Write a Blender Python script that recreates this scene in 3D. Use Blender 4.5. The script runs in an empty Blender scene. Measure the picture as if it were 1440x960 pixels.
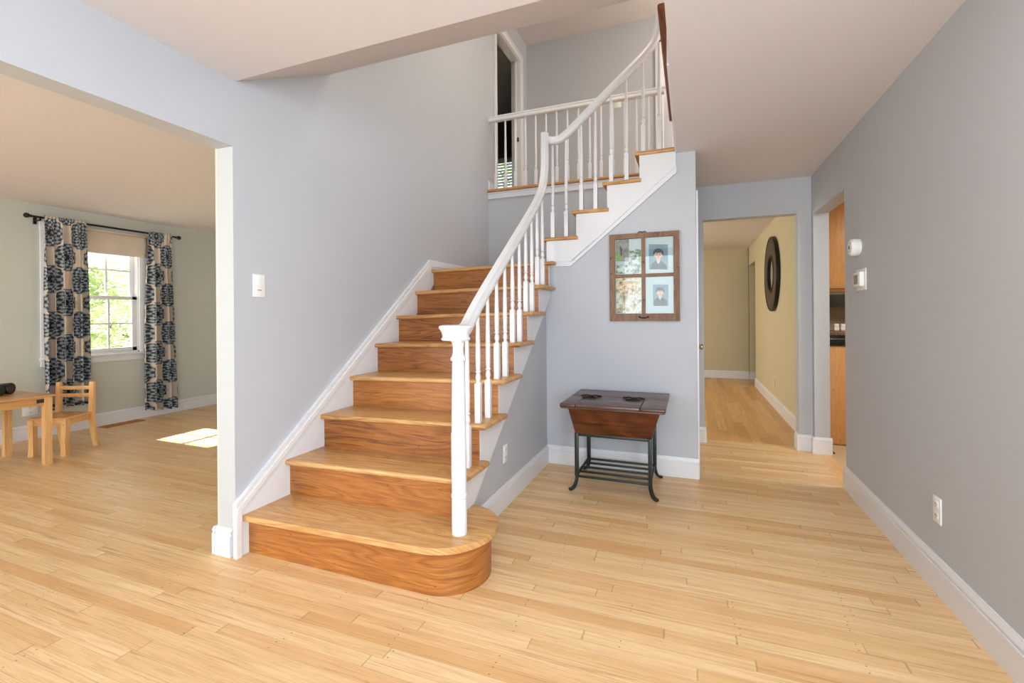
import bpy, bmesh, math, random
from mathutils import Vector, Matrix
random.seed(7)
SC = bpy.context.scene
COL = SC.collection
PI = math.pi

# ------------------------------------------------------------------ camera
F_PX, YAW, ROLL, CY = 649.76, 0.3678, -0.0072, 443.28
cam_d = bpy.data.cameras.new('camera'); cam = bpy.data.objects.new('camera', cam_d); COL.objects.link(cam)
rh = Vector((math.cos(YAW), math.sin(YAW), 0)); fw = Vector((-math.sin(YAW), math.cos(YAW), 0)); upv = Vector((0, 0, 1))
cr, sr = math.cos(ROLL), math.sin(ROLL)
R_ = rh*cr + upv*sr; U_ = -rh*sr + upv*cr
m = Matrix((R_, U_, -fw)).transposed().to_4x4(); m.translation = Vector((0, 0, 1.22)); cam.matrix_world = m
cam_d.sensor_width = 36; cam_d.lens = F_PX/1440*36; cam_d.shift_y = -(480-CY)/1440
cam_d.clip_start = 0.05; cam_d.clip_end = 200
SC.camera = cam

# ------------------------------------------------------------------ light and exposure
SC.view_settings.view_transform = 'Standard'; SC.view_settings.look = 'None'
SC.view_settings.gamma = 1; SC.view_settings.use_curve_mapping = False
SC.view_settings.exposure = 0.6
W = bpy.data.worlds.new('sky'); SC.world = W; W.use_nodes = True
bg = W.node_tree.nodes['Background']; bg.inputs[0].default_value = (0.75, 0.88, 1.0, 1); bg.inputs[1].default_value = 1.1
def sun(name, d, e, ang, col):
    l = bpy.data.lights.new(name, 'SUN'); l.energy = e; l.angle = ang; l.color = col
    o = bpy.data.objects.new(name, l); COL.objects.link(o); o.rotation_euler = Vector(d).to_track_quat('-Z', 'Y').to_euler(); return o
def area(name, loc, d, sx, sy, e, col=(1, 1, 1)):
    l = bpy.data.lights.new(name, 'AREA'); l.shape = 'RECTANGLE'; l.size = sx; l.size_y = sy; l.energy = e; l.color = col
    o = bpy.data.objects.new(name, l); COL.objects.link(o); o.location = loc
    o.rotation_euler = Vector(d).to_track_quat('-Z', 'Y').to_euler(); return o
sun('sun', (1.48, -0.03, -1.0), 24.0, 0.009, (1.0, 0.96, 0.90))
area('front_door_daylight', (-0.1, -1.62, 1.25), (0, 1, 0.0), 2.1, 2.1, 41, (0.86, 0.94, 1.0))
area('foyer_side_fill', (1.06, -0.85, 1.3), (-1, 0.75, 0.0), 1.0, 1.8, 58, (0.76, 0.87, 1.0))  # unseen cool fill added for the left wall, no known window here
area('living_front_window_daylight', (-4.2, -2.9, 1.35), (0, 1, 0), 2.6, 1.7, 92, (1.0, 0.97, 0.90))
area('upper_hall_window_daylight', (3.1, 4.3, 4.0), (-1, 0, 0), 2.4, 1.6, 36, (1.0, 0.98, 0.96))
area('stairwell_warm_fill', (-1.0, 3.5, 5.0), (0, 0.15, -1), 0.5, 0.5, 14, (1.0, 0.86, 0.70))  # unseen warm fill added for the wall under the balcony
lp = bpy.data.lights.new('upper_hall_lamp', 'POINT'); lp.energy = 26; lp.color = (1.0, 0.87, 0.66); lp.shadow_soft_size = 0.14
lo = bpy.data.objects.new('upper_hall_lamp', lp); COL.objects.link(lo); lo.location = (0.8, 5.5, 4.6)
area('back_room_window_daylight', (-2.9, 7.2, 1.5), (1, 0, 0), 2.2, 1.6, 52, (1.0, 0.95, 0.84))
area('kitchen_lamp', (2.3, 3.9, 2.38), (0, 0, -1), 0.8, 0.8, 30, (1.0, 0.95, 0.88))
area('foyer_ceiling_fill', (0.62, 0.95, 2.40), (0, 0.2, -1), 0.5, 0.5, 15, (1.0, 0.97, 0.93))  # unseen fill added overhead to brighten the under-stair wall

# ------------------------------------------------------------------ material helpers
def lin(c):
    r = []
    for v in c:
        v /= 255.0; r.append(v/12.92 if v <= 0.04045 else ((v+0.055)/1.055)**2.4)
    return (r[0], r[1], r[2], 1)
class NT:
    def __init__(s, name, rough=0.5, color=None, metallic=0, spec=None):
        s.m = bpy.data.materials.new(name); s.m.use_nodes = True; s.t = s.m.node_tree
        s.b = s.t.nodes['Principled BSDF']; s.b.inputs['Roughness'].default_value = rough
        s.b.inputs['Metallic'].default_value = metallic
        if color: s.b.inputs['Base Color'].default_value = lin(color)
        if spec is not None: s.b.inputs['Specular IOR Level'].default_value = spec
    def n(s, t, **kw):
        x = s.t.nodes.new(t)
        for k, v in kw.items(): setattr(x, k, v)
        return x
    def put(s, inp, v):
        if isinstance(v, bpy.types.NodeSocket): s.t.links.new(v, inp)
        else: inp.default_value = v
    def math(s, op, a, b=None, c=None):
        x = s.n('ShaderNodeMath', operation=op); s.put(x.inputs[0], a)
        if b is not None: s.put(x.inputs[1], b)
        if c is not None: s.put(x.inputs[2], c)
        return x.outputs[0]
    def comb(s, x, y, z):
        c = s.n('ShaderNodeCombineXYZ')
        for i, v in enumerate((x, y, z)): s.put(c.inputs[i], v)
        return c.outputs[0]
    def sep(s, v):
        c = s.n('ShaderNodeSeparateXYZ'); s.put(c.inputs[0], v); return c.outputs
    def noise(s, vec, scale=1, detail=4, rough=0.55, dist=0):
        x = s.n('ShaderNodeTexNoise'); s.put(x.inputs['Vector'], vec); x.inputs['Scale'].default_value = scale
        x.inputs['Detail'].default_value = detail; x.inputs['Roughness'].default_value = rough; x.inputs['Distortion'].default_value = dist
        return x.outputs['Fac']
    def white(s, v):
        x = s.n('ShaderNodeTexWhiteNoise', noise_dimensions='3D'); s.put(x.inputs['Vector'], v); return x.outputs['Value']
    def ramp(s, fac, stops):
        x = s.n('ShaderNodeValToRGB'); s.put(x.inputs[0], fac); e = x.color_ramp.elements
        while len(e) < len(stops): e.new(0.5)
        for i, (p, c) in enumerate(stops): e[i].position = p; e[i].color = lin(c)
        return x.outputs[0]
    def mix(s, fac, a, b, mode='MIX'):
        x = s.n('ShaderNodeMix', data_type='RGBA', blend_type=mode); s.put(x.inputs[0], fac)
        s.put(x.inputs[6], a if isinstance(a, bpy.types.NodeSocket) else lin(a)); s.put(x.inputs[7], b if isinstance(b, bpy.types.NodeSocket) else lin(b))
        return x.outputs[2]
    def pos(s): return s.n('ShaderNodeNewGeometry').outputs['Position']
    def obj(s): return s.n('ShaderNodeTexCoord').outputs['Object']
    def uv(s): return s.n('ShaderNodeTexCoord').outputs['UV']
    def rnd(s): return s.n('ShaderNodeObjectInfo').outputs['Random']
    def bump(s, h, strength=0.2, dist=0.01):
        x = s.n('ShaderNodeBump'); x.inputs['Strength'].default_value = strength; x.inputs['Distance'].default_value = dist
        s.put(x.inputs['Height'], h); s.t.links.new(x.outputs[0], s.b.inputs['Normal'])
    def col(s, c): s.put(s.b.inputs['Base Color'], c)

def paint(name, c, rough=0.55, amt=0.03, spec=0.3):
    k = NT(name, rough, spec=spec); n1 = k.noise(k.pos(), 1.3, 3); d = tuple(v*(1-amt) for v in c)
    k.col(k.mix(n1, c, d)); k.bump(k.noise(k.pos(), 180, 2), 0.06, 0.002); return k.m

def plank(name, ax, w, L, stops, rough=0.3, gap=(120, 82, 45)):
    k = NT(name, rough); p = k.sep(k.pos()); u, v = (p[0], p[1]) if ax == 'x' else (p[1], p[0])
    vs = k.math('DIVIDE', v, w); row = k.math('FLOOR', vs); rr = k.white(k.comb(row, 3.1, 0.7))
    us = k.math('ADD', k.math('DIVIDE', u, L), k.math('MULTIPLY', rr, 9.37)); 
    us = k.math('ADD', us, k.math('MULTIPLY', k.noise(k.comb(k.math('MULTIPLY', us, 0.6), k.math('MULTIPLY', row, 1.7), 0), 1, 0), 0.9))
    cl = k.math('FLOOR', us); pr = k.white(k.comb(row, cl, 5.5))
    g1 = k.noise(k.comb(k.math('MULTIPLY', u, 2.2), k.math('MULTIPLY', v, 34), k.math('MULTIPLY', pr, 40)), 1, 6, 0.62, 0.7)
    g2 = k.noise(k.comb(k.math('MULTIPLY', u, 5), k.math('MULTIPLY', v, 190), k.math('MULTIPLY', pr, 17)), 1, 3)
    g3 = k.noise(k.comb(k.math('MULTIPLY', u, 1.1), k.math('MULTIPLY', v, 75), k.math('MULTIPLY', pr, 23)), 1, 4, 0.7, 1.2)
    c = k.ramp(pr, stops)
    c = k.mix(k.math('MULTIPLY', k.math('GREATER_THAN', g3, 0.585), k.math('MULTIPLY', k.math('SUBTRACT', g3, 0.56), 5.5)), c, (170, 116, 68))
    c = k.mix(k.math('MULTIPLY', k.math('SUBTRACT', g1, 0.40), 1.6), c, (196, 148, 100))
    c = k.mix(k.math('MULTIPLY', k.math('GREATER_THAN', g2, 0.57), 0.22), c, (176, 128, 80))
    fv = k.math('FRACT', vs); ev = k.math('MINIMUM', fv, k.math('SUBTRACT', 1.0, fv))
    fu = k.math('FRACT', us); eu = k.math('MINIMUM', fu, k.math('SUBTRACT', 1.0, fu))
    gv = k.math('LESS_THAN', ev, 0.018); gu = k.math('LESS_THAN', eu, 0.0022)
    gg = k.math('MAXIMUM', k.math('MULTIPLY', gv, 0.24), k.math('MULTIPLY', gu, 0.38))
    c = k.mix(gg, c, gap)
    # nail holes in loose rows
    nv = k.math('ABSOLUTE', k.math('SUBTRACT', fv, 0.5)); nu = k.math('ABSOLUTE', k.math('SUBTRACT', k.math('FRACT', k.math('MULTIPLY', k.math('ADD', u, k.math('MULTIPLY', rr, 0.05)), 2.46)), 0.5))
    hole = k.math('MULTIPLY', k.math('LESS_THAN', k.math('ADD', k.math('POWER', k.math('MULTIPLY', k.math('SUBTRACT', nv, 0.3), w), 2.0), k.math('POWER', k.math('DIVIDE', nu, 2.46), 2.0)), 0.0000075),
                  k.math('GREATER_THAN', k.white(k.comb(row, k.math('FLOOR', k.math('MULTIPLY', u, 2.46)), 2)), 0.55))
    c = k.mix(k.math('MULTIPLY', hole, 0.8), c, (70, 45, 25))
    k.col(c); k.put(k.b.inputs['Roughness'], k.math('ADD', rough, k.math('MULTIPLY', g1, 0.14)))
    k.bump(k.math('SUBTRACT', k.math('MULTIPLY', g2, 0.1), k.math('MULTIPLY', gg, 1.0)), 0.12, 0.003)
    return k.m

def oak(name, ax, stops, rough=0.33, ring=1.0, streak=(110, 60, 22), board=0.12, vary=0.18, upright=False):
    """boards of open grain running along ax"""
    k = NT(name, rough); p = k.sep(k.pos()); r = k.math('MULTIPLY', k.rnd(), 31.0)
    if ax == 'x': u, v, w2 = p[0], p[1], p[2]
    elif ax == 'y': u, v, w2 = p[1], p[0], p[2]
    else: u, v, w2 = p[2], p[0], p[1]
    cross = w2 if upright else k.math('ADD', v, k.math('MULTIPLY', w2, 0.9))
    if upright: u = k.math('ADD', u, k.math('MULTIPLY', v, 0.9))
    bd = k.white(k.comb(k.math('FLOOR', k.math('DIVIDE', cross, board)), r, 1.0))
    rr = k.math('ADD', r, k.math('MULTIPLY', bd, 9.0))
    big = k.noise(k.comb(k.math('ADD', k.math('MULTIPLY', u, 0.9*ring), rr), k.math('MULTIPLY', cross, 7.0), rr), 1.3, 2, 0.5, 0.4)
    rg = k.math('FRACT', k.math('MULTIPLY', big, 11.0)); rg = k.math('ABSOLUTE', k.math('SUBTRACT', k.math('MULTIPLY', rg, 2.0), 1.0))
    g = k.noise(k.comb(k.math('ADD', k.math('MULTIPLY', u, 1.5), rr), k.math('MULTIPLY', cross, 95.0), rr), 1, 5, 0.65, 0.8)
    f = k.noise(k.comb(k.math('ADD', k.math('MULTIPLY', u, 9.0), rr), k.math('MULTIPLY', cross, 330.0), rr), 1, 2)
    t = k.math('ADD', k.math('MULTIPLY', rg, 0.2), k.math('MULTIPLY', g, 0.8)); t = k.math('ADD', t, k.math('MULTIPLY', k.math('SUBTRACT', bd, 0.5), vary))
    c = k.ramp(t, stops); c = k.mix(k.math('MULTIPLY', k.math('GREATER_THAN', f, 0.57), 0.22), c, streak)
    c = k.mix(k.math('MULTIPLY', k.math('GREATER_THAN', k.noise(k.pos(), 55, 1), 0.76), 0.7), c, (62, 34, 14))
    k.col(c); k.put(k.b.inputs['Roughness'], k.math('ADD', rough-0.06, k.math('MULTIPLY', g, 0.16))); k.bump(f, 0.06, 0.002)
    return k.m

M = {}
M['wall'] = paint('blue_grey_wall_paint', (189, 192, 197))
M['wall_living'] = paint('sage_grey_wall_paint', (200, 201, 192))
M['wall_hall'] = paint('khaki_wall_paint', (204, 194, 160))
M['wall_green'] = paint('olive_wall_paint', (122, 126, 84))
M['wall_dark'] = paint('dark_olive_wall_paint', (92, 92, 78))
M['ceil'] = paint('ceiling_paint', (222, 217, 218), 0.8, 0.02, 0.15)
M['trim'] = paint('white_trim_paint', (225, 225, 227), 0.32, 0.015, 0.5)
M['jamb'] = paint('pale_grey_jamb_paint', (186, 190, 191), 0.5, 0.015)
M['ext'] = paint('exterior_siding', (170, 168, 160))
FL = [(0.0, (214, 170, 116)), (0.16, (225, 188, 136)), (0.5, (230, 196, 147)), (0.8, (234, 203, 156)), (0.92, (227, 189, 139)), (1.0, (212, 165, 110))]
M['floor'] = plank('strip_oak_floor', 'x', 0.057, 1.25, FL)
FH = [(0.0, (204, 154, 92)), (0.4, (222, 178, 116)), (0.8, (232, 192, 134)), (1.0, (206, 160, 98))]
M['floor_hall'] = plank('wide_plank_floor', 'y', 0.09, 1.4, FH)
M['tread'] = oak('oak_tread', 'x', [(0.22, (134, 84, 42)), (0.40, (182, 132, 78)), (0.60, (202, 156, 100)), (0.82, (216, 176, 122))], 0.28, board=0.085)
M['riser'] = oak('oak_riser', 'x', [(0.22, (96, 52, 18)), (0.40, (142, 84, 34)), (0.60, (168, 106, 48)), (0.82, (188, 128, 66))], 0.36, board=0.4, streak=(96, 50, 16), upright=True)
M['nosing'] = oak('oak_nosing', 'x', [(0.2, (150, 92, 40)), (0.5, (196, 140, 80)), (0.85, (218, 168, 106))], 0.3)
M['nosing_y'] = oak('stained_oak_edge', 'y', [(0.2, (96, 52, 24)), (0.5, (138, 80, 42)), (0.85, (160, 100, 58))], 0.4)
M['chest_front'] = oak('mahogany_board', 'x', [(0.25, (44, 20, 10)), (0.45, (78, 38, 18)), (0.65, (104, 54, 26)), (0.85, (116, 64, 32))], 0.3, board=0.3, streak=(50, 22, 8))
M['chest_top'] = oak('dark_walnut_board', 'x', [(0.2, (58, 36, 30)), (0.5, (84, 56, 46)), (0.85, (104, 74, 62))], 0.26, board=0.11, streak=(40, 24, 18))
M['frame_wood'] = oak('barn_wood', 'z', [(0.2, (96, 64, 44)), (0.5, (130, 95, 69)), (0.85, (152, 117, 89))], 0.55, board=0.5, streak=(74, 44, 26))
M['pine'] = oak('honey_pine', 'z', [(0.2, (200, 148, 88)), (0.5, (218, 170, 112)), (0.85, (230, 190, 136))], 0.35, board=0.2, streak=(190, 124, 60), vary=0.1)
M['pine_x'] = oak('honey_pine_board', 'y', [(0.2, (188, 136, 80)), (0.5, (210, 160, 102)), (0.85, (224, 180, 124))], 0.28, board=0.12, streak=(186, 120, 58), vary=0.1)
M['maple'] = oak('maple_cabinet', 'z', [(0.2, (206, 146, 84)), (0.5, (216, 160, 98)), (0.85, (226, 174, 114))], 0.35, board=0.6, streak=(200, 128, 56), vary=0.05)
M['register'] = oak('oak_register', 'y', [(0.2, (150, 92, 44)), (0.5, (176, 114, 60)), (0.85, (196, 134, 76))], 0.4)
def plain(name, c, rough=0.4, metal=0, spec=None): return NT(name, rough, c, metal, spec).m
def mottled(name, c, c2, rough=0.4, metal=0, scale=40):
    k = NT(name, rough, metallic=metal); n_ = k.noise(k.obj(), scale, 4); k.col(k.mix(n_, c, c2)); k.bump(n_, 0.1, 0.002); return k.m
M['iron'] = mottled('wrought_iron', (34, 40, 38), (62, 70, 66), 0.42, 0.55, 60)
M['black_metal'] = mottled('black_rod_metal', (20, 18, 18), (36, 32, 30), 0.4, 0.4)
M['black_plastic'] = mottled('black_plastic', (16, 16, 18), (26, 26, 28), 0.3)
M['dark_glass'] = plain('dark_lens_glass', (60, 60, 66), 0.08)
M['white_plastic'] = mottled('white_plastic', (238, 238, 236), (228, 228, 226), 0.35, 0, 15)
M['ivory'] = mottled('ivory_plastic', (214, 208, 192), (204, 198, 182), 0.4, 0, 15)
M['grey_slot'] = plain('grey_slot', (120, 118, 116), 0.5)
M['dark_slot'] = plain('dark_slot', (44, 42, 40), 0.6)
M['lcd'] = mottled('lcd_screen', (108, 112, 98), (124, 128, 112), 0.25, 0, 30)
M['brass'] = mottled('antique_brass', (150, 120, 70), (96, 76, 44), 0.35, 0.9, 30)
M['nickel'] = mottled('nickel', (190, 182, 166), (150, 142, 126), 0.25, 0.9, 30)
M['steel'] = mottled('stainless_steel', (128, 126, 122), (112, 110, 106), 0.45, 0.2, 8)
M['tile'] = None
k = NT('beige_floor_tile', 0.4); p = k.sep(k.pos()); br = k.n('ShaderNodeTexBrick'); k.put(br.inputs['Vector'], k.pos()); br.offset = 0
for nm, c in (('Color1', (206, 182, 144)), ('Color2', (198, 172, 134)), ('Mortar', (176, 156, 124))): br.inputs[nm].default_value = lin(c)
br.inputs['Scale'].default_value = 1; br.inputs['Brick Width'].default_value = 0.33; br.inputs['Row Height'].default_value = 0.33; br.inputs['Mortar Size'].default_value = 0.004
k.col(br.outputs[0]); M['tile'] = k.m
k = NT('beige_backsplash_tile', 0.35); k.col(k.mix(k.noise(k.pos(), 9, 4), (196, 170, 140), (176, 150, 120))); M['splash'] = k.m
k = NT('black_countertop', 0.15); k.col(k.mix(k.noise(k.pos(), 120, 2), (14, 16, 18), (36, 40, 44))); M['counter'] = k.m
# window glass: mostly clear, reflecting by angle
def glass(name, tint=(250, 252, 250), rough=0.0):
    k = NT(name); t = k.t; tr = k.n('ShaderNodeBsdfTransparent'); tr.inputs[0].default_value = lin(tint)
    gl = k.n('ShaderNodeBsdfGlossy'); gl.inputs['Roughness'].default_value = rough
    fr = k.n('ShaderNodeFresnel'); fr.inputs[0].default_value = 1.5; mx = k.n('ShaderNodeMixShader')
    t.links.new(fr.outputs[0], mx.inputs[0]); t.links.new(tr.outputs[0], mx.inputs[1]); t.links.new(gl.outputs[0], mx.inputs[2])
    t.links.new(mx.outputs[0], t.nodes['Material Output'].inputs[0]); return k.m
M['glass'] = glass('clear_glass')
# cloths
def cloth(name, c1, c2, scale=900, trans=0.0):
    k = NT(name, 0.9, spec=0.1); p = k.noise(k.pos(), scale, 2); k.col(k.mix(p, c1, c2)); k.bump(p, 0.1, 0.001)
    return k.m
M['shade'] = cloth('cream_shade_cloth', (214, 200, 182), (204, 188, 170))
k = NT('medallion_curtain_cloth', 0.9, spec=0.1); uvs = k.sep(k.uv()); P_, Q_, R0 = 0.42, 0.48, 0.150
def cell(su, sv):
    a = k.math('MULTIPLY', k.math('SUBTRACT', k.math('FRACT', k.math('ADD', k.math('DIVIDE', uvs[0], P_), su)), 0.5), P_)
    b = k.math('MULTIPLY', k.math('SUBTRACT', k.math('FRACT', k.math('ADD', k.math('DIVIDE', uvs[1], Q_), sv)), 0.5), Q_)
    d = k.math('SQRT', k.math('ADD', k.math('MULTIPLY', a, a), k.math('MULTIPLY', b, b))); return d, k.math('ARCTAN2', b, a)
d1, a1 = cell(0.0, 0.0); d2, a2 = cell(0.5, 0.5)
sel = k.math('LESS_THAN', d1, d2); d = k.math('MINIMUM', d1, d2)
an = k.math('ADD', k.math('MULTIPLY', a1, sel), k.math('MULTIPLY', a2, k.math('SUBTRACT', 1.0, sel)))
edge = k.math('ADD', R0, k.math('MULTIPLY', k.math('COSINE', k.math('MULTIPLY', an, 16.0)), 0.004))
inside = k.math('LESS_THAN', d, edge)
pet = k.math('MULTIPLY', k.math('COSINE', k.math('MULTIPLY', an, 12.0)), k.math('SINE', k.math('MULTIPLY', d, 135.0)))
lace = k.noise(k.comb(k.math('MULTIPLY', uvs[0], 170), k.math('MULTIPLY', uvs[1], 170), 0), 1, 3, 0.7)
lightm = k.math('GREATER_THAN', k.math('ADD', k.math('MULTIPLY', pet, 0.34), lace), 0.52)
medal = k.mix(lightm, (66, 74, 84), (176, 182, 184))
eye = k.math('LESS_THAN', k.math('ABSOLUTE', k.math('SUBTRACT', d, 0.028)), 0.011); medal = k.mix(k.math('MULTIPLY', eye, 0.85), medal, (26, 28, 36))
base = k.mix(k.noise(k.pos(), 400, 2), (222, 208, 192), (212, 196, 178))
k.col(k.mix(inside, base, medal))
tl = k.n('ShaderNodeBsdfTranslucent'); k.put(tl.inputs[0], k.mix(inside, base, medal)); mx = k.n('ShaderNodeMixShader'); mx.inputs[0].default_value = 0.16
k.t.links.new(k.b.outputs[0], mx.inputs[1]); k.t.links.new(tl.outputs[0], mx.inputs[2]); k.t.links.new(mx.outputs[0], k.t.nodes['Material Output'].inputs[0])
M['curtain'] = k.m
k = NT('woven_mirror_frame', 0.6); q = k.obj(); nn = k.noise(q, 70, 3); k.col(k.mix(nn, (34, 26, 20), (96, 78, 60))); k.bump(nn, 0.8, 0.01); M['woven'] = k.m
k = NT('mirror_glass', 0.03, (225, 228, 226), 1.0); M['mirror'] = k.m
k = NT('leaf_green', 0.6); k.col(k.ramp(k.rnd(), [(0, (128, 148, 104)), (1, (150, 166, 124))])); tl = k.n('ShaderNodeBsdfTranslucent'); tl.inputs[0].default_value = lin((196, 206, 150))
mx = k.n('ShaderNodeMixShader'); mx.inputs[0].default_value = 0.4; k.t.links.new(k.b.outputs[0], mx.inputs[1]); k.t.links.new(tl.outputs[0], mx.inputs[2]); k.t.links.new(mx.outputs[0], k.t.nodes['Material Output'].inputs[0])
M['leaf'] = k.m
k = NT('leaf_pale', 0.6, (200, 204, 164)); M['leaf2'] = k.m
M['bark'] = mottled('bark', (92, 76, 62), (62, 50, 40), 0.9, 0, 12)
k = NT('lawn', 0.9); k.col(k.mix(k.noise(k.pos(), 3, 5), (170, 180, 140), (200, 200, 160))); M['lawn'] = k.m

# ------------------------------------------------------------------ geometry helpers
class MB:
    def __init__(s, o=(0, 0, 0)): s.bm = bmesh.new(); s.o = Vector(o); s.uvs = None
    def _merge(s, t, mi=0):
        me = bpy.data.meshes.new('t'); 
        for f in t.faces: f.material_index = mi
        t.to_mesh(me); t.free(); s.bm.from_mesh(me); bpy.data.meshes.remove(me)
    def box(s, x0, x1, y0, y1, z0, z1, bev=0, seg=2, mi=0, rot=None):
        t = bmesh.new(); r = bmesh.ops.create_cube(t, size=1)
        sx, sy, sz = abs(x1-x0), abs(y1-y0), abs(z1-z0)
        bmesh.ops.scale(t, vec=(sx, sy, sz), verts=t.verts)
        if bev: bmesh.ops.bevel(t, geom=t.edges[:], offset=min(bev, 0.49*min(sx, sy, sz)), segments=seg, profile=0.5, affect='EDGES', clamp_overlap=True)
        c = Vector(((x0+x1)/2, (y0+y1)/2, (z0+z1)/2))
        if rot is not None: bmesh.ops.rotate(t, cent=(0, 0, 0), matrix=rot, verts=t.verts)
        bmesh.ops.translate(t, vec=c, verts=t.verts); s._merge(t, mi); return s
    def prism(s, pts, ax, a, b, bev=0, mi=0):
        """polygon in the two other axes (x,z for y; y,z for x; x,y for z), extruded along ax from a to b"""
        t = bmesh.new()
        def mk(p, v): return {'x': (v, p[0], p[1]), 'y': (p[0], v, p[1]), 'z': (p[0], p[1], v)}[ax]
        A = [t.verts.new(mk(p, a)) for p in pts]; B = [t.verts.new(mk(p, b)) for p in pts]; n = len(pts)
        t.faces.new(A); t.faces.new(B[::-1])
        for i in range(n): t.faces.new((A[i], B[i], B[(i+1) % n], A[(i+1) % n]))
        bmesh.ops.recalc_face_normals(t, faces=t.faces[:])
        if bev: bmesh.ops.bevel(t, geom=t.edges[:], offset=bev, segments=2, affect='EDGES', clamp_overlap=True)
        s._merge(t, mi); return s
    def lathe(s, prof, c, seg=20, ax='z', mi=0, ry=1.0, ring_only=False):
        """profile of (radius, height) about an axis through c"""
        t = bmesh.new(); rings = []
        for r, h in prof:
            ring = []
            for i in range(seg):
                a = 2*PI*i/seg; x, y = r*math.cos(a), r*math.sin(a)*ry
                v = {'z': (x, y, h), 'x': (h, x, y), 'y': (x, h, y)}[ax]; ring.append(t.verts.new(Vector(v)+Vector(c)))
            rings.append(ring)
        for a, b in zip(rings, rings[1:]):
            for i in range(seg): t.faces.new((a[i], a[(i+1) % seg], b[(i+1) % seg], b[i]))
        if ring_only:
            for i in range(seg): t.faces.new((rings[-1][i], rings[-1][(i+1) % seg], rings[0][(i+1) % seg], rings[0][i]))
        else: t.faces.new(rings[0][::-1]); t.faces.new(rings[-1])
        bmesh.ops.recalc_face_normals(t, faces=t.faces[:])
        s._merge(t, mi); return s
    def sweep(s, prof, path, side, closed_caps=True, mi=0):
        """profile of (side offset, normal offset) carried along path; side is a fixed vector"""
        t = bmesh.new(); side = Vector(side).normalized(); rings = []; P = [Vector(p) for p in path]
        for i, p in enumerate(P):
            tg = (P[min(i+1, len(P)-1)]-P[max(i-1, 0)]).normalized(); nrm = side.cross(tg).normalized(); sd = tg.cross(nrm).normalized()
            rings.append([t.verts.new(p+sd*a+nrm*b) for a, b in prof])
        n = len(prof)
        for a, b in zip(rings, rings[1:]):
            for i in range(n): t.faces.new((a[i], a[(i+1) % n], b[(i+1) % n], b[i]))
        t.faces.new(rings[0][::-1]); t.faces.new(rings[-1]); bmesh.ops.recalc_face_normals(t, faces=t.faces[:])
        s._merge(t, mi); return s
    def tube(s, path, r, seg=10, mi=0):
        t = bmesh.new(); P = [Vector(p) for p in path]; rings = []; ref = None
        for i, p in enumerate(P):
            tg = (P[min(i+1, len(P)-1)]-P[max(i-1, 0)]).normalized()
            if ref is None: ref = tg.orthogonal().normalized()
            ref = (ref - tg*ref.dot(tg)).normalized(); bi = tg.cross(ref); rr = r[i] if isinstance(r, (list, tuple)) else r
            rings.append([t.verts.new(p+(ref*math.cos(2*PI*j/seg)+bi*math.sin(2*PI*j/seg))*rr) for j in range(seg)])
        for a, b in zip(rings, rings[1:]):
            for i in range(seg): t.faces.new((a[i], a[(i+1) % seg], b[(i+1) % seg], b[i]))
        t.faces.new(rings[0][::-1]); t.faces.new(rings[-1]); bmesh.ops.recalc_face_normals(t, faces=t.faces[:])
        s._merge(t, mi); return s
    def poly(s, pts, mi=0):
        f = s.bm.faces.new([s.bm.verts.new(p) for p in pts]); f.material_index = mi; return s
    def xform(s, fn):
        for v in s.bm.verts: v.co = Vector(fn(*v.co))
        return s
    def build(s, name, mats, parent=None, smooth=True, angle=35):
        if parent is not None and 'org' in ORG.get(parent.name, {}): s.o = ORG[parent.name]['org']
        bmesh.ops.translate(s.bm, vec=-s.o, verts=s.bm.verts)
        me = bpy.data.meshes.new(name); s.bm.to_mesh(me); s.bm.free()
        for mt in (mats if isinstance(mats, (list, tuple)) else [mats]): me.materials.append(mt)
        o = bpy.data.objects.new(name, me); COL.objects.link(o)
        if smooth:
            me.polygons.foreach_set('use_smooth', [True]*len(me.polygons)); me.set_sharp_from_angle(angle=math.radians(angle))
        if parent is not None: o.parent = parent; ORG[o.name] = {'org': s.o.copy()}
        else: o.location = s.o; ORG[o.name] = {'org': s.o.copy()}
        return o
ORG = {}
def tag(o, label, cat, group=None, kind=None):
    o['label'] = label; o['category'] = cat
    if group: o['group'] = group
    if kind: o['kind'] = kind
    return o
def thing(name, label, cat, loc, group=None, local=False, rot=0):
    o = bpy.data.objects.new(name, None); COL.objects.link(o); o.location = loc; o.rotation_euler = (0, 0, rot); o.empty_display_size = 0.1
    ORG[o.name] = {'org': Vector((0, 0, 0)) if local else Vector(loc)}
    return tag(o, label, cat, group)
def struct(name, mb, mat, parent=None, smooth=True):
    o = mb.build(name, mat, parent, smooth)
    if parent is None: o['kind'] = 'structure'
    return o
def B(*a, **k): return MB().box(*a, **k)
def arc(cx, cy, r, a0, a1, n): return [(cx+r*math.cos(a0+(a1-a0)*i/n), cy+r*math.sin(a0+(a1-a0)*i/n)) for i in range(n+1)]
def smoothpath(pts, n=6):
    P = [Vector(p) for p in pts]; out = []
    for i in range(len(P)-1):
        p0, p1, p2, p3 = P[max(i-1, 0)], P[i], P[i+1], P[min(i+2, len(P)-1)]
        for j in range(n):
            t = j/n; out.append(0.5*((2*p1)+(p2-p0)*t+(2*p0-5*p1+4*p2-p3)*t*t+(3*p1-p0-3*p2+p3)*t*t*t))
    out.append(P[-1]); return out

# ------------------------------------------------------------------ measures
XL, XR, XS, YW, YH, YB, ZC = -2.165, 1.006, -1.101, 3.687, 4.765, 4.885, 2.43
r, g, Y1 = 0.2041, 0.268, 1.748
UP = 0.022                                      # how much higher the upper flight stands
def rz(k): return k*r
ZL = 8*r; ZU = 13*r+0.012
def tilt(x, y, z):                              # the old flight has sagged a little toward the wall
    return (x, y, z + (0.021*(x-XL)/1.06 if z > 0.03 else 0))

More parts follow.
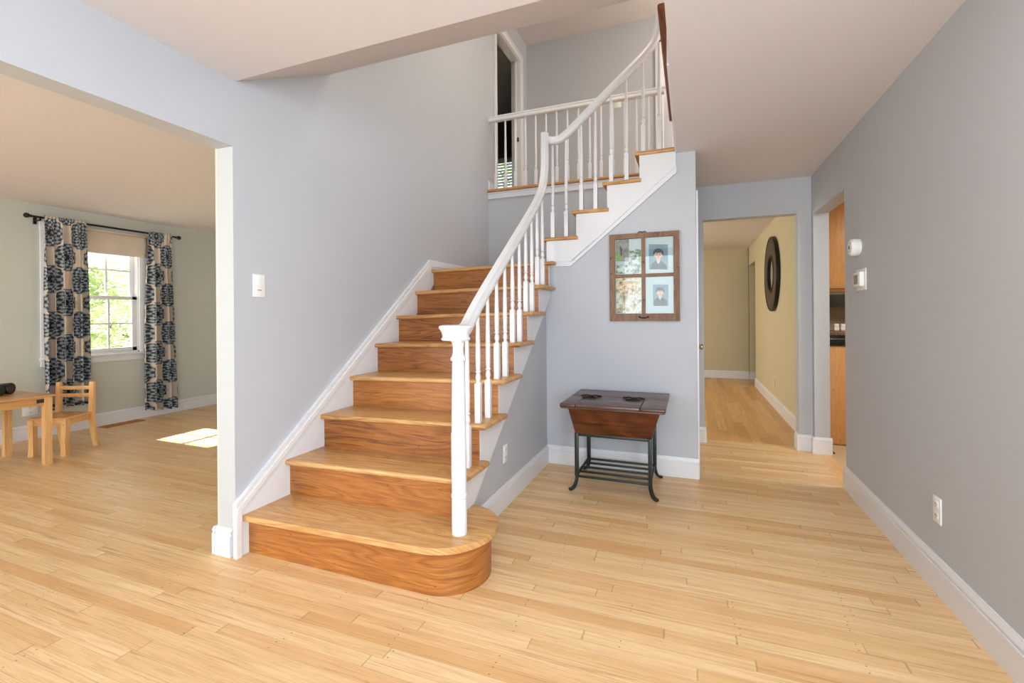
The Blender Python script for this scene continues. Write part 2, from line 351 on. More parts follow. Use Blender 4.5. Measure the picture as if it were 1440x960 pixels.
# ------------------------------------------------------------------ floors and ceilings
struct('floor', B(-6.42, XR, -3.0, YB, -0.1, 0), M['floor'])
struct('floor_hall', B(-3.0, 1.13, YB, 9.75, -0.1, 0), M['floor_hall'])
struct('floor_kitchen', B(1.115, 4.0, 2.0, 5.8, -0.1, 0), M['tile'])
struct('trim_1', B(XR, 1.115, 3.83, 4.70, -0.1, 0.001), M['floor_hall'])
struct('ceiling_foyer', B(XL, XR, -1.6, 1.702, ZC, 2.66), M['ceil'])
struct('ceiling_passage', B(-0.085, 1.13, 1.702, YB, ZC, ZU), M['ceil'])
struct('ceiling_soffit', MB().prism([(1.702, ZC), (2.375, 2.79), (2.375, 3.0), (1.702, 3.0)], 'x', XL, -0.085), M['ceil'])
struct('ceiling_living', B(-6.42, XL-0.12, -3.0, 5.0, 2.405, 2.64), M['ceil'])
struct('ceiling_hall', B(-3.0, 1.13, YB+0.115, 9.75, 2.448, 2.6), M['ceil'])
struct('ceiling_kitchen', B(1.13, 4.0, 2.0, 5.8, ZC, 2.6), M['ceil'])
struct('ceiling_upper', B(-6.42, 4.0, 2.25, 8.7, 5.08, 5.2), M['ceil'])
struct('floor_upper_hall', B(XL-0.001, 3.2, YB+0.02, 6.27, 2.6, ZU), M['floor'])
struct('floor_upper_landing', B(1.13, 3.2, 2.375, YB+0.02, 2.601, ZU), M['floor'])
struct('floor_upper_room', B(-6.42, XL-0.12, 2.3, 8.6, 2.641, ZU), M['floor'])

# ------------------------------------------------------------------ walls
w = MB(); TH = 0.115
w.box(XL-TH, XL, 1.686, 5.14, 0, 5.08); w.box(XL-TH, XL, 5.96, 8.6, 2.6, 5.08); w.box(XL-TH, XL, 5.14, 5.96, 4.71, 5.08); w.box(XL-TH, XL, 5.14, 5.96, 2.4, ZU-0.001)
w.box(XL-TH, XL, -0.6, 1.686, 2.092, 2.66); w.box(XL-TH, XL, -1.6, -0.6, 0, 2.66)
struct('wall_left', w, M['wall'], smooth=False)
struct('trim_2', B(XL-TH+0.0005, XL-0.0005, 1.6845, 1.687, 0.0, 2.0915), M['jamb'])
w = MB(); w.box(XR, 1.122, -0.32, 3.83, 0, ZC); w.box(XR, 1.122, -1.6, -1.38, 0, ZC); w.box(XR, 1.122, -1.38, -0.32, 0, 0.38); w.box(XR, 1.122, -1.38, -0.32, 2.22, ZC); w.box(XR, 1.122, 3.83, 4.70, 2.085, ZC); w.box(XR, 1.122, 4.70, YH, 0, ZC)  # opening behind the camera added for the side fill
struct('wall_right', w, M['wall'], smooth=False)
w = MB(); w.box(0.045, 0.123, YH, YB, 0, ZC); w.box(0.90, 1.122, YH, YB, 0, ZC); w.box(0.123, 0.90, YH, YB, 2.113, ZC)
struct('wall_passage', w, M['wall'], smooth=False)
struct('wall_under_balcony', MB().box(XL-0.115, 0.045, YB, YB+0.115, 0, ZU-0.03), M['wall'])
lower = lambda y: 0.501+0.776*(y-2.591)
XW_ = XS-0.014                                  # wall face under the stair, behind its baseboard
XO = -1.073                                     # outer face of the lower stringer
struct('wall_under_stair', MB().prism([(2.06, 0), (YW, 0), (YW, lower(YW)+0.12), (2.2, 0.26), (2.06, 0.15)], 'x', XS-0.06, XW_), M['wall'], smooth=False)
struct('wall_picture', MB().prism([(XS-0.06, 0), (0.045, 0), (0.045, ZC), (-0.13, ZC), (-0.13, 2.32), (-0.90, 1.70), (XS-0.06, 1.60)], 'y', YW, YW+0.11), M['wall'], smooth=False)
w = MB(); w.box(-0.06, 0.045, YW+0.11, 3.76, 0, ZC); w.box(-0.06, 0.045, 4.56, YH, 0, ZC); w.box(-0.06, 0.045, 3.76, 4.56, 2.06, ZC)
struct('wall_closet', w, M['wall'], smooth=False)
struct('wall_hall_right', MB().box(1.025, 1.129, YB, 8.72, 0, 2.448).box(1.025, 1.129, 8.72, 9.6, 2.11, 2.448).box(1.025, 1.129, 9.6, 9.75, 0, 2.448), M['wall_hall'], smooth=False)
struct('wall_hall_back', B(-3.0, 1.025, 9.66, 9.75, 0, 2.448), M['wall_hall'])
struct('wall_hall_left', MB().box(-3.1, -3.0, YB, 9.75, 0, 2.448), M['wall_hall'])
struct('wall_side_room', MB().box(1.025, 2.4, 9.601, 9.68, 0, 2.448).box(2.3, 2.4, 6.2, 9.6, 0, 2.448).box(1.13, 2.4, 6.1, 6.2, 0, 2.448).box(1.13, 2.4, 6.2, 9.6, 2.45, 2.5).box(1.13, 2.4, 6.2, 9.6, -.1, 0), M['wall_green'], smooth=False)
w = MB(); wy0, wy1, wz0, wz1 = 2.775, 3.635, 0.805, 2.16
w.box(-6.42, -6.27, -3.0, wy0, 0, 2.41); w.box(-6.42, -6.27, wy1, 5.0, 0, 2.41); w.box(-6.42, -6.27, wy0, wy1, 0, wz0); w.box(-6.42, -6.27, wy0, wy1, wz1, 2.41)
struct('wall_window', w, M['wall_living'], smooth=False)
struct('wall_living_back', B(-6.42, XL-TH, 5.0, 5.12, 0, 2.41), M['wall_living'])
struct('wall_living_front', MB().box(-6.42, -5.6, -3.1, -2.95, 0, 2.41).box(-2.8, XL, -3.1, -2.95, 0, 2.41).box(-5.6, -2.8, -3.1, -2.95, 2.25, 2.41).box(-5.6, -2.8, -3.1, -2.95, 0, 0.45), M['wall_living'], smooth=False)
struct('wall_living_side', MB().box(XL-TH-0.02, XL-TH-0.001, 1.69, 5.0, 0, 2.41).box(XL-TH-0.02, XL-TH-0.001, -3.0, -0.6, 0, 2.41), M['wall_living'], smooth=False)
struct('wall_front', MB().box(XL, -1.2, -1.72, -1.6, 0, 2.66).box(1.0, 1.13, -1.72, -1.6, 0, 2.66).box(-1.2, 1.0, -1.72, -1.6, 2.32, 2.66).box(-1.2, 1.0, -1.72, -1.6, 0, 0.18), M['wall'], smooth=False)
struct('wall_kitchen', MB().box(1.13, 4.0, 5.68, 5.8, 0, ZC).box(4.0, 4.1, 2, 5.8, 0, ZC).box(1.13, 4, 1.9, 2.0, 0, ZC), M['splash'], smooth=False)
struct('wall_upper_back', B(XL, 3.2, 6.262, 6.38, ZU, 5.08), M['wall'])
struct('wall_upper_front', B(XL, 3.3, 2.26, 2.374, 2.80, 5.08), M['wall'])
struct('wall_upper_right', B(3.2, 3.3, 2.37, 6.38, 2.6, 5.08), M['wall'])
w = MB(); w.box(-6.42, -3.95, 8.5, 8.6, ZU, 5.08); w.box(-2.9, XL-TH, 8.5, 8.6, ZU, 5.08); w.box(-3.95, -2.9, 8.5, 8.6, 4.29, 5.08); w.box(-3.95, -2.9, 8.5, 8.6, ZU, 3.3)
w.box(-6.42, -6.3, 2.3, 8.6, 2.64, 5.08); w.box(-6.42, XL-TH, 2.26, 2.36, 2.64, 5.08); w.box(XL-TH-0.02, XL-TH-0.001, 2.37, 5.14, ZU, 5.08)
struct('wall_upper_room', w, M['wall_dark'], smooth=False)

# ------------------------------------------------------------------ baseboards
BP = [(0, 0), (0.018, 0), (0.018, 0.106), (0.0115, 0.108), (0.0115, 0.117), (0.016, 0.120), (0.0155, 0.125), (0.007, 0.136), (0.006, 0.143), (0, 0.143)]
def baseboard(mb, p0, p1, nx, ny, z=0, h=1.0):
    d = Vector((p1[0]-p0[0], p1[1]-p0[1], 0)).normalized()
    t = bmesh.new(); rings = []
    for p in (p0, p1): rings.append([t.verts.new((p[0]+nx*a, p[1]+ny*a, z+b*h)) for a, b in BP])
    n = len(BP)
    for i in range(n): t.faces.new((rings[0][i], rings[0][(i+1) % n], rings[1][(i+1) % n], rings[1][i]))
    t.faces.new(rings[0][::-1]); t.faces.new(rings[1]); bmesh.ops.recalc_face_normals(t, faces=t.faces[:]); mb._merge(t); return mb
struct('baseboard_right', baseboard(MB(), (XR, -1.6), (XR, 3.84), -1, 0, h=1.08), M['trim'])
b = MB(); baseboard(b, (XR, YH+0.001), (XR, 4.69), -1, 0); baseboard(b, (0.99, 4.70), (1.135, 4.70), 0, -1); baseboard(b, (0.885, YH), (1.006, YH), 0, -1); baseboard(b, (0.90, YH-0.016), (0.90, YB), -1, 0)
struct('baseboard_pier', b, M['trim'])
struct('baseboard_passage', baseboard(baseboard(MB(), (0.045, YH), (0.138, YH), 0, -1), (0.123, YH-0.016), (0.123, YB), 1, 0), M['trim'])
struct('baseboard_picture', baseboard(MB(), (XW_, YW), (0.056, YW), 0, -1, h=1.03), M['trim'])
struct('baseboard_stair', baseboard(MB(), (XW_, 2.10), (XW_, YW), 1, 0), M['trim'])
struct('baseboard_hall', baseboard(MB(), (1.025, YB), (1.025, 8.72), -1, 0), M['trim'])
struct('baseboard_hall_back', baseboard(baseboard(MB(), (-3, 9.66), (1.025, 9.66), 0, -1), (1.03, 9.601), (2.3, 9.601), 0, -1), M['trim'])
struct('baseboard_window', baseboard(MB(), (-6.27, -2.95), (-6.27, 5.0), 1, 0), M['trim'])
struct('baseboard_jamb', baseboard(baseboard(MB(), (XL-TH-0.014, 1.686), (XL-0.02, 1.686), 0, -1), (XL-TH-0.02, 1.67), (XL-TH-0.02, 4.9), -1, 0), M['trim'])
b = MB(); baseboard(b, (XL, YB+0.0), (XL, 5.06), 1, 0, ZU, 0.8); baseboard(b, (XL, 6.07), (XL, 6.262), 1, 0, ZU, 0.8); baseboard(b, (XL, 6.262), (-0.4, 6.262), 0, -1, ZU, 0.8)
struct('baseboard_upper', b, M['trim'])
# corner guard strip on the right pier
o = tag(MB().box(0.899, 0.926, YH-0.003, YH, 0.2, 2.03).box(0.897, 0.90, YH-0.003, YH+0.03, 0.2, 2.03).build('corner_guard', M['jamb']), 'pale narrow corner guard strip on edge of passage opening', 'corner guard')

# closet door beside the picture wall
struct('trim_3', MB().box(0.0452, 0.061, 3.692, 3.765, 0, 2.14, 0.004).box(0.0452, 0.061, 4.555, 4.63, 0, 2.14, 0.004).box(0.0452, 0.061, 3.692, 4.63, 2.065, 2.14, 0.004), M['trim'])
dr = struct('door_1', MB().box(0.005, 0.04, 3.765, 4.555, 0.01, 2.055, 0.003), M['trim'])
MB().lathe([(0.026, 0), (0.026, 0.006), (0.010, 0.010), (0.009, 0.03), (0.02, 0.036), (0.027, 0.048), (0.026, 0.06), (0.016, 0.068), (0.004, 0.07)], (0.04, 4.49, 0.925), 18, 'x').build('door_knob', M['nickel'], dr)

# upper door casing in the left wall
c = MB()
for (a, b_) in ((5.065, 5.14), (5.96, 6.06)):
    c.box(XL, XL+0.018, a, b_, ZU, 4.80, 0.004); c.box(XL+0.015, XL+0.026, (a if a < 5.5 else b_-0.025), (a+0.025 if a < 5.5 else b_), ZU, 4.80, 0.003)
c.box(XL, XL+0.0185, 5.064, 6.061, 4.711, 4.801, 0.004); c.box(XL+0.015, XL+0.0265, 5.064, 6.061, 4.776, 4.8015, 0.003)
c.box(XL-TH-0.001, XL+0.004, 5.955, 5.97, ZU, 4.715, 0.002); c.box(XL-TH-0.001, XL+0.004, 5.13, 5.145, ZU, 4.715, 0.002); c.box(XL-TH-0.001, XL+0.004, 5.14, 5.96, 4.70, 4.715, 0.002)
c.box(XL-0.075, XL-0.04, 5.94, 5.956, ZU, 4.70, 0.002)
tr4 = struct('trim_4', c, M['trim'])
MB().box(XL-0.035, XL-0.008, 5.950, 5.9555, 3.60, 3.66, 0.002).build('strike_plate', M['brass'], tr4)
struct('trim_5', MB().box(-0.40, -0.31, 6.240, 6.262, ZU, 4.75, 0.004).box(-0.40, 0.7, 6.240, 6.262, 4.72, 4.80, 0.004), M['trim'])
struct('door_2', B(-0.31, 0.5, 6.25, 6.2615, ZU, 4.72), M['trim'])

# upper room window with its blind
uw = MB(); uw.box(-3.98, -2.87, 8.47, 8.5, 4.27, 4.33, 0.004).box(-3.98, -2.87, 8.47, 8.5, 3.24, 3.32, 0.004).box(-3.99, -3.93, 8.47, 8.5, 3.3, 4.3, 0.004).box(-2.92, -2.86, 8.47, 8.5, 3.3, 4.3, 0.004)
w2 = struct('window_2', uw, M['trim']); B(-3.93, -2.92, 8.54, 8.546, 3.31, 4.28).build('window_pane', M['glass'], w2)
bl = thing('window_blind', 'white slatted blind on window of dark upstairs room', 'blind', (-3.42, 8.44, 4.28))
B(-3.94, -2.91, 8.42, 8.465, 4.22, 4.275, 0.004).build('head_rail', M['white_plastic'], bl)
sl = MB()
for i in range(15): sl.box(-3.93, -2.92, 8.418, 8.468, 3.37+i*0.058, 3.374+i*0.058, rot=Matrix.Rotation(math.radians(-12), 3, 'X'))
sl.build('slats', M['white_plastic'], bl); B(-3.93, -2.92, 8.43, 8.46, 3.325, 3.345, 0.004).build('bottom_rail', M['white_plastic'], bl)

# ------------------------------------------------------------------ living room window
wn = MB(); xi = -6.27
for a, b_ in ((2.70, 2.79), (3.62, 3.71)): wn.box(xi, xi+0.02, a, b_, 0.80, 2.20, 0.004)
wn.box(xi, xi+0.022, 2.695, 3.715, 2.14, 2.235, 0.004); wn.box(xi, xi+0.018, 2.70, 3.71, 0.72, 0.80, 0.004); wn.box(xi, xi+0.045, 2.69, 3.72, 0.79, 0.815, 0.006)
wn.box(-6.42, xi, 2.775, 2.80, wz0, wz1).box(-6.42, xi, 3.61, 3.635, wz0, wz1).box(-6.42, xi, 2.775, 3.635, wz1-0.025, wz1).box(-6.42, xi, 2.775, 3.635, wz0, wz0+0.025)
W1 = struct('window_1', wn, M['trim'])
def sash(name, x0, x1, z0, z1, bot, top):
    s = MB(); y0, y1 = 2.80, 3.61; st = 0.05
    s.box(x0, x1, y0, y0+st, z0, z1, 0.003).box(x0, x1, y1-st, y1, z0, z1, 0.003).box(x0, x1, y0, y1, z0, z0+bot, 0.003).box(x0, x1, y0, y1, z1-top, z1, 0.003)
    o = s.build(name, M['trim'], W1); mt = MB(); xm = (x0+x1)/2
    for i in (1, 2):
        yy = y0+st+(y1-y0-2*st)*i/3; mt.box(xm-0.012, xm+0.012, yy-0.009, yy+0.009, z0+bot-0.002, z1-top+0.002)
    zz = (z0+bot+z1-top)/2; mt.box(xm-0.011, xm+0.011, y0+st-0.002, y1-st+0.002, zz-0.009, zz+0.009); mt.build('muntin', M['trim'], o, smooth=False)
    B(xm-0.003, xm+0.003, y0+st-0.004, y1-st+0.004, z0+bot-0.004, z1-top+0.004).build('pane', M['glass'], o); return o
sash('lower_sash', -6.325, -6.29, 0.83, 1.48, 0.045, 0.04)
sash('upper_sash', -6.37, -6.335, 1.445, 2.135, 0.035, 0.045)

# roman shade
rs = thing('roller_shade', 'cream fabric shade pulled partly down over the living room window', 'shade', (-6.235, 3.2, 2.2))
t = MB(); NY, NZ = 20, 14
for i in range(NY):
    for j in range(NZ):
        def q(a, b): 
            y = 2.74+0.96*a/NY; z = 2.205-0.245*b/NZ; s_ = b/NZ; return (-6.232+0.016*math.sin(s_*PI)+0.006*math.sin(a*1.1)*s_, y, z-0.006*math.sin(a/NY*PI)*s_)
        t.poly([q(i, j), q(i, j+1), q(i+1, j+1), q(i+1, j)])
bmesh.ops.remove_doubles(t.bm, verts=t.bm.verts, dist=1e-5)
so = t.build('shade_cloth', M['shade'], rs, angle=80); md = so.modifiers.new('thick', 'SOLIDIFY'); md.thickness = 0.008
B(-6.25, -6.215, 2.74, 3.70, 2.20, 2.225, 0.005).build('head_rail', M['shade'], rs)
MB().tube([(-6.222, 3.705, 2.2), (-6.222, 3.705, 1.58)], 0.0022, 6).build('cord', M['shade'], rs)
MB().lathe([(0.003, 0.02), (0.010, 0.012), (0.012, 0), (0.009, -0.014), (0.004, -0.018)], (-6.222, 3.705, 1.565), 12).build('cord_pull', M['frame_wood'], rs)

# curtain rod and curtains
XC = -6.165
rod = thing('curtain_rod', 'black metal curtain rod with ball ends above the window', 'curtain rod', (XC, 3.3, 2.252))
MB().tube([(XC, 2.60, 2.252), (XC, 3.99, 2.255)], 0.011, 12).build('pole', M['black_metal'], rod)
for y, sgn in ((2.60, -1), (3.99, 1)): MB().lathe([(0.011, 0), (0.016, sgn*0.004), (0.010, sgn*0.012), (0.022, sgn*0.026), (0.026, sgn*0.042), (0.018, sgn*0.058), (0.004, sgn*0.064)], (XC, y, 2.253), 14, 'y').build('finial', M['black_metal'], rod)
for y in (2.665, 3.93): MB().box(XC-0.006, XC+0.006, y-0.008, y+0.008, 2.225, 2.255, 0.002).box(-6.27, XC, y-0.008, y+0.008, 2.218, 2.23, 0.002).box(-6.27, -6.262, y-0.014, y+0.014, 2.19, 2.27, 0.002).build('bracket', M['black_metal'], rod)
def curtain(label, y0, y1, yb0, yb1, ztop, zb0, zb1, nf, ph, u0, v0, full=1.75):
    NS, NZ = 150, 44; bm = bmesh.new(); uvl = bm.loops.layers.uv.new('UVMap'); V = []; UVv = {}
    for j in range(NZ+1):
        tz = j/NZ; row = []; s_acc = 0; prev = None
        for i in range(NS+1):
            a = i/NS; top = math.exp(-tz*9)
            wv = math.sin(2*PI*(nf*a+ph+0.10*math.sin(5*a+3*tz)))
            wv2 = math.sin(2*PI*(nf*2.3*a+ph*3))
            amp = 0.018+0.046*min(1, tz*2.2)
            dpt = amp*(0.8*wv+0.2*math.sin(2*PI*(nf*0.53*a+ph*1.7)))*(1-0.5*top)+0.010*wv2*top
            ya, yb = y0+(yb0-y0)*tz**1.3, y1+(yb1-y1)*tz**1.3
            y = ya+(yb-ya)*a+0.018*math.cos(2*PI*(nf*a+ph))*(1-top)
            zb = zb0+(zb1-zb0)*a+0.012*math.sin(2*PI*nf*a)
            z = ztop+0.012*top*abs(wv2)-(ztop-zb)*tz
            if tz < 0.028: dpt = 0.016+0.003*wv2
            v = bm.verts.new((XC+dpt+(0.0 if tz < 0.03 else 0.004), y, z)); UVv[v] = (u0+a*full*(y1-y0), v0+z); row.append(v)
        V.append(row)
    for j in range(NZ):
        for i in range(NS):
            f = bm.faces.new((V[j][i], V[j+1][i], V[j+1][i+1], V[j][i+1])); f.smooth = True
            for l in f.loops: l[uvl].uv = UVv[l.vert]
    me = bpy.data.meshes.new('curtain'); bm.to_mesh(me); bm.free(); me.materials.append(M['curtain'])
    o = bpy.data.objects.new('curtain', me); COL.objects.link(o); md = o.modifiers.new('thick', 'SOLIDIFY'); md.thickness = 0.002; md.offset = 1
    return tag(o, label, 'curtain')
curtain('patterned medallion curtain left of the window, behind the child chair', 2.685, 3.045, 2.69, 3.05, 2.268, 0.27, 0.30, 5.0, 0.15, 0.10, 0.05)
curtain('narrower patterned medallion curtain hanging right of the window', 3.665, 3.935, 3.64, 3.99, 2.268, 0.10, 0.075, 4.0, 0.40, 0.27, 0.17, 1.7)

# floor register
rg = thing('floor_register', 'wooden floor register vent below the living room window', 'vent', (-6.12, 3.36, 0))
f_ = MB().box(-6.185, -6.168, 3.16, 3.56, 0, 0.008, 0.002).box(-6.072, -6.055, 3.16, 3.56, 0, 0.008, 0.002).box(-6.185, -6.055, 3.16, 3.18, 0, 0.008, 0.002).box(-6.185, -6.055, 3.54, 3.56, 0, 0.008, 0.002).box(-6.126, -6.112, 3.16, 3.56, 0, 0.008, 0.002)
f_.build('frame', M['register'], rg); B(-6.17, -6.07, 3.17, 3.55, 0.0005, 0.002).build('duct_opening', M['dark_slot'], rg)
sl = MB()
for i in range(16): sl.box(-6.17, -6.07, 3.195+i*0.0225, 3.201+i*0.0225, 0.001, 0.006)
sl.build('slats', M['register'], rg)

# ------------------------------------------------------------------ staircase
st = thing('staircase', 'oak staircase with white stringers turning at the landing', 'staircase', (-1.62, 1.75, 0))
TT, NO = 0.03, 0.036
def roundtread(x0, x1, y0, y1, ztop, fn=None, front='y', sides=()):
    """board with rounded nosing on the -front edge and on the listed side edges"""
    t = bmesh.new(); bmesh.ops.create_cube(t, size=1); bmesh.ops.scale(t, vec=(x1-x0, y1-y0, TT), verts=t.verts); bmesh.ops.translate(t, vec=((x0+x1)/2, (y0+y1)/2, ztop-TT/2), verts=t.verts)
    es = []
    for e in t.edges:
        c_ = (e.verts[0].co+e.verts[1].co)/2
        for (axi, val) in sides:
            if abs(e.verts[0].co[axi]-val) < 1e-4 and abs(e.verts[1].co[axi]-val) < 1e-4 and abs(c_.z-ztop+TT/2) > 0.001: es.append(e)
    bmesh.ops.bevel(t, geom=es, offset=0.0135, segments=4, profile=0.5, affect='EDGES', clamp_overlap=True)
    mb = MB(); mb._merge(t)
    if fn: mb.xform(fn)
    return mb
XSK = XL+0.0
for k_ in range(2, 9):
    y0 = Y1+(k_-1)*g-NO; y1 = Y1+k_*g+0.012
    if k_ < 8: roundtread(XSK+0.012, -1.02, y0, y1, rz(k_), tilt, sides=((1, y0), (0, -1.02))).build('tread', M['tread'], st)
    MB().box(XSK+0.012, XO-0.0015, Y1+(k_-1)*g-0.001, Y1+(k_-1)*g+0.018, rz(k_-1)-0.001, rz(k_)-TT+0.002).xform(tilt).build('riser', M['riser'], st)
# bullnose starting step
bx, by, br_ = -1.09, 1.955, 0.207
def bull(R, fy): return [(XSK+0.012, fy)]+arc(bx, by, R, -PI/2, PI/2, 28)+[(XS-0.01, by+R), (XSK+0.012, by+R)]
MB().prism(bull(br_, by-br_), 'z', 0, rz(1)-TT+0.001).xform(tilt).build('riser', M['riser'], st, angle=30)
t = bmesh.new(); pts = bull(br_+NO, by-br_-NO); A = [t.verts.new((x, y, rz(1)-TT)) for x, y in pts]; Bv = [t.verts.new((x, y, rz(1))) for x, y in pts]; n = len(pts)
t.faces.new(A[::-1]); t.faces.new(Bv)
for i in range(n): t.faces.new((A[i], A[(i+1) % n], Bv[(i+1) % n], Bv[i]))
bmesh.ops.recalc_face_normals(t, faces=t.faces[:])
es = [e for e in t.edges if abs(e.verts[0].co.z-e.verts[1].co.z) < 1e-6 and min(e.verts[0].co.x, e.verts[1].co.x) > XSK-0.1 and not (abs(e.verts[0].co.x-XSK-0.012) < 1e-4 and abs(e.verts[1].co.x-XSK-0.012) < 1e-4) and not (e.verts[0].co.y > by+br_+NO-1e-4 and e.verts[1].co.y > by+br_+NO-1e-4)]
bmesh.ops.bevel(t, geom=es, offset=0.0135, segments=4, profile=0.5, affect='EDGES', clamp_overlap=True)
mb = MB(); mb._merge(t); mb.xform(tilt); mb.build('tread', M['tread'], st)
# landing
ly0 = Y1+7*g-NO
lb = MB(); t_ = roundtread(XSK+0.012, -1.02, ly0, YW-0.0125, ZL, sides=((1, ly0), (0, -1.02)))
me_ = bpy.data.meshes.new('t'); t_.bm.to_mesh(me_); t_.bm.free(); lb.bm.from_mesh(me_); bpy.data.meshes.remove(me_)
lb.box(XSK+0.001, -1.11, YW-0.013, YB, ZL-TT, ZL); lb.xform(tilt).build('landing', M['tread'], st)
# upper flight
XU = [-1.106, -0.854, -0.605, -0.357, -0.107]
for i, x in enumerate(XU[:4]):
    k_ = 9+i; x1 = XU[i+1]+0.012
    if i == 3: x1 = -0.088
    roundtread(x-NO, x1, YW-0.032, YB-0.002, rz(k_)+UP, sides=((0, x-NO), (1, YW-0.032))).build('tread', M['tread'], st)
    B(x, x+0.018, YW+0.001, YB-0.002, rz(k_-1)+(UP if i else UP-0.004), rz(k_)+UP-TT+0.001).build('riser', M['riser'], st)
B(-0.107, -0.088, YW, YB-0.001, rz(12)+UP, ZU-0.03).build('riser', M['trim'], st)
# outer stringer of the lower flight
pl = [(2.0, 0.14)]
pts = [(Y1+g, 0.02), (Y1+g, rz(2)-TT)]
for k_ in range(2, 8): pts += [(Y1+k_*g, rz(k_)-TT), (Y1+k_*g, rz(k_+1)-TT)]
pts += [(YW-0.0125, ZL-TT), (YW-0.0125, lower(YW-0.001))] + [(2.14, lower(2.14)), (2.13, 0.02)]
MB().prism(pts, 'x', XO-0.014, XO).xform(tilt).build('stringer', M['trim'], st, smooth=False)
# outer stringer of the upper flight, its moulding along the lower edge
yo = YW-0.012
pts = [(XU[0], 1.655), (-0.912, 1.650), (-0.092, 2.318), (-0.092, rz(12)+UP-TT)]
for i in (3, 2, 1, 0):
    pts += [(XU[i], rz(9+i)+UP-TT)]
    if i: pts += [(XU[i], rz(8+i)+UP-TT)]
MB().prism(pts, 'y', yo, YW+0.004).build('stringer', M['trim'], st, smooth=False)
mo = MB()
for off, wd, th in ((0.0, 0.016, 0.020), (0.016, 0.022, 0.013), (0.040, 0.006, 0.018)):
    dz = off*1.0; 
    mo.prism([(XU[0], 1.622+off), (-0.902+off*0.35, 1.616+off), (-0.088, 2.280+off*1.27), (-0.088, 2.280+(off+wd)*1.27), (-0.902+(off+wd)*0.35, 1.616+off+wd), (XU[0], 1.622+off+wd)], 'y', YW-th, YW-0.0005)
mo.build('moulding', M['trim'], st, smooth=False)
# skirt board up the left wall with its cap moulding
sk = lambda y: 0.277+0.7616*(y-1.671)
yt = 3.57; zt = sk(yt)-0.01
def skirt(dz0, dz1, x1): return MB().prism([(1.674, 0), (1.674, 0.277-dz1*0), (yt, zt), (YB, ZL+0.085), (YB, ZL-0.02), (3.7, ZL-0.06), (2.1, 0.05), (1.80, 0)], 'x', XL+0.0005, x1)
skb = skirt(0, 0, XL+0.016).build('skirt_board', M['trim'], st, smooth=False)
cp = MB()
for off, wd, th in ((0.0, 0.024, 0.024), (0.024, 0.022, 0.030), (0.046, 0.018, 0.021)):
    o0, o1 = off, off+wd; v = 1.257
    cp.prism([(1.674, 0.277-o0*v), (yt, zt-o0*v+0.004), (YB, ZL+0.088-o0), (YB, ZL+0.088-o1), (yt+0.3*o1, zt-o1*v+0.004), (1.674, 0.277-o1*v)], 'x', XL+0.0005, XL+th)
cp.prism([(1.671, 0), (1.671, 0.277), (1.70, 0.30), (1.70, 0.0)], 'x', XL+0.0005, XL+0.027)
cp.build('cap_moulding', M['trim'], skb, smooth=False)

# ------------------------------------------------------------------ stair railing
rl = thing('stair_railing', 'white wooden handrail and balusters climbing the staircase', 'railing', (-1.0, 1.88, rz(1)))
def baluster(x, y, zb, zt, parent, s=0.016, hb=0.215, thin=0.0085):
    m_ = MB(); m_.box(x-s, x+s, y-s, y+s, zb, zb+hb, 0.0015)
    m_.prism([(-s, 0), (s, 0), (s*0.55, 0.012), (-s*0.55, 0.012)], 'y', y-s*0.8, y+s*0.8) if False else None
    z = zb+hb
    pr = [(s*0.98, 0), (s*0.7, 0.008), (s*0.62, 0.012), (s*0.86, 0.022), (s*0.95, 0.032), (s*0.8, 0.046), (s*0.62, 0.056), (s*0.95, 0.062), (s*0.95, 0.067), (s*0.7, 0.072), (s*0.82, 0.085), (s*0.9, 0.16)]
    H = zt-z
    pr += [(s*0.84, H*0.45), (s*0.7, H*0.7), (thin, H)]
    m_.lathe([(a, z+b_) for a, b_ in pr], (x, y, 0), 12)
    return m_.build('baluster', M['trim'], parent)
RX = -1.088
def railz(y): return 1.515+0.7286*(y-2.6)
for k_ in range(2, 8):
    n0 = Y1+(k_-1)*g-NO
    for j, dy in enumerate((0.052, 0.186)):
        y = n0+dy; zb = tilt(RX, 0, rz(k_))[2]; zt_ = railz(y)-0.012
        baluster(RX, y, zb-0.0005, zt_, rl)
# handrail profile (side, normal)
HP = [(-0.020, -0.030), (0.020, -0.030), (0.022, -0.016), (0.030, -0.008), (0.033, 0.006), (0.031, 0.018), (0.022, 0.027), (0.0, 0.031), (-0.022, 0.027), (-0.031, 0.018), (-0.033, 0.006), (-0.030, -0.008), (-0.022, -0.016)]
low = [(-1.02, 1.93, 1.148), (-1.045, 2.05, 1.150), (-1.062, 2.13, 1.182), (-1.073, 2.22, railz(2.22)+0.003), (-1.080, 2.36, railz(2.36)), (-1.083, 2.6, railz(2.6)), (-1.085, 3.0, railz(3.0)), (-1.09, 3.3, railz(3.3)), (-1.095, 3.42, railz(3.42)+0.006), (-1.10, 3.52, 2.205), (-1.104, 3.585, 2.295), (-1.105, 3.62, 2.39), (-1.105, 3.632, 2.50), (-1.105, 3.634, 2.71)]
hr = MB().sweep(HP, smoothpath(low, 6), (-1, 0, 0)).build('handrail', M['trim'], rl, angle=50)
upr = [(-1.105, 3.66, 2.664), (-1.06, 3.69, 2.660), (-1.0, 3.70, 2.664), (-0.95, 3.70, 2.690), (-0.90, 3.70, 2.727), (-0.80, 3.70, 2.812), (-0.70, 3.70, 2.896), (-0.50, 3.70, 3.064), (-0.36, 3.70, 3.182), (-0.30, 3.70, 3.238), (-0.245, 3.70, 3.305), (-0.21, 3.70, 3.40), (-0.20, 3.70, 3.48), (-0.199, 3.70, 3.545)]
MB().sweep(HP, smoothpath(upr, 6), (0, 1, 0)).build('handrail', M['trim'], rl, angle=50)
def upz(x): return 2.896+0.84*(x+0.70)
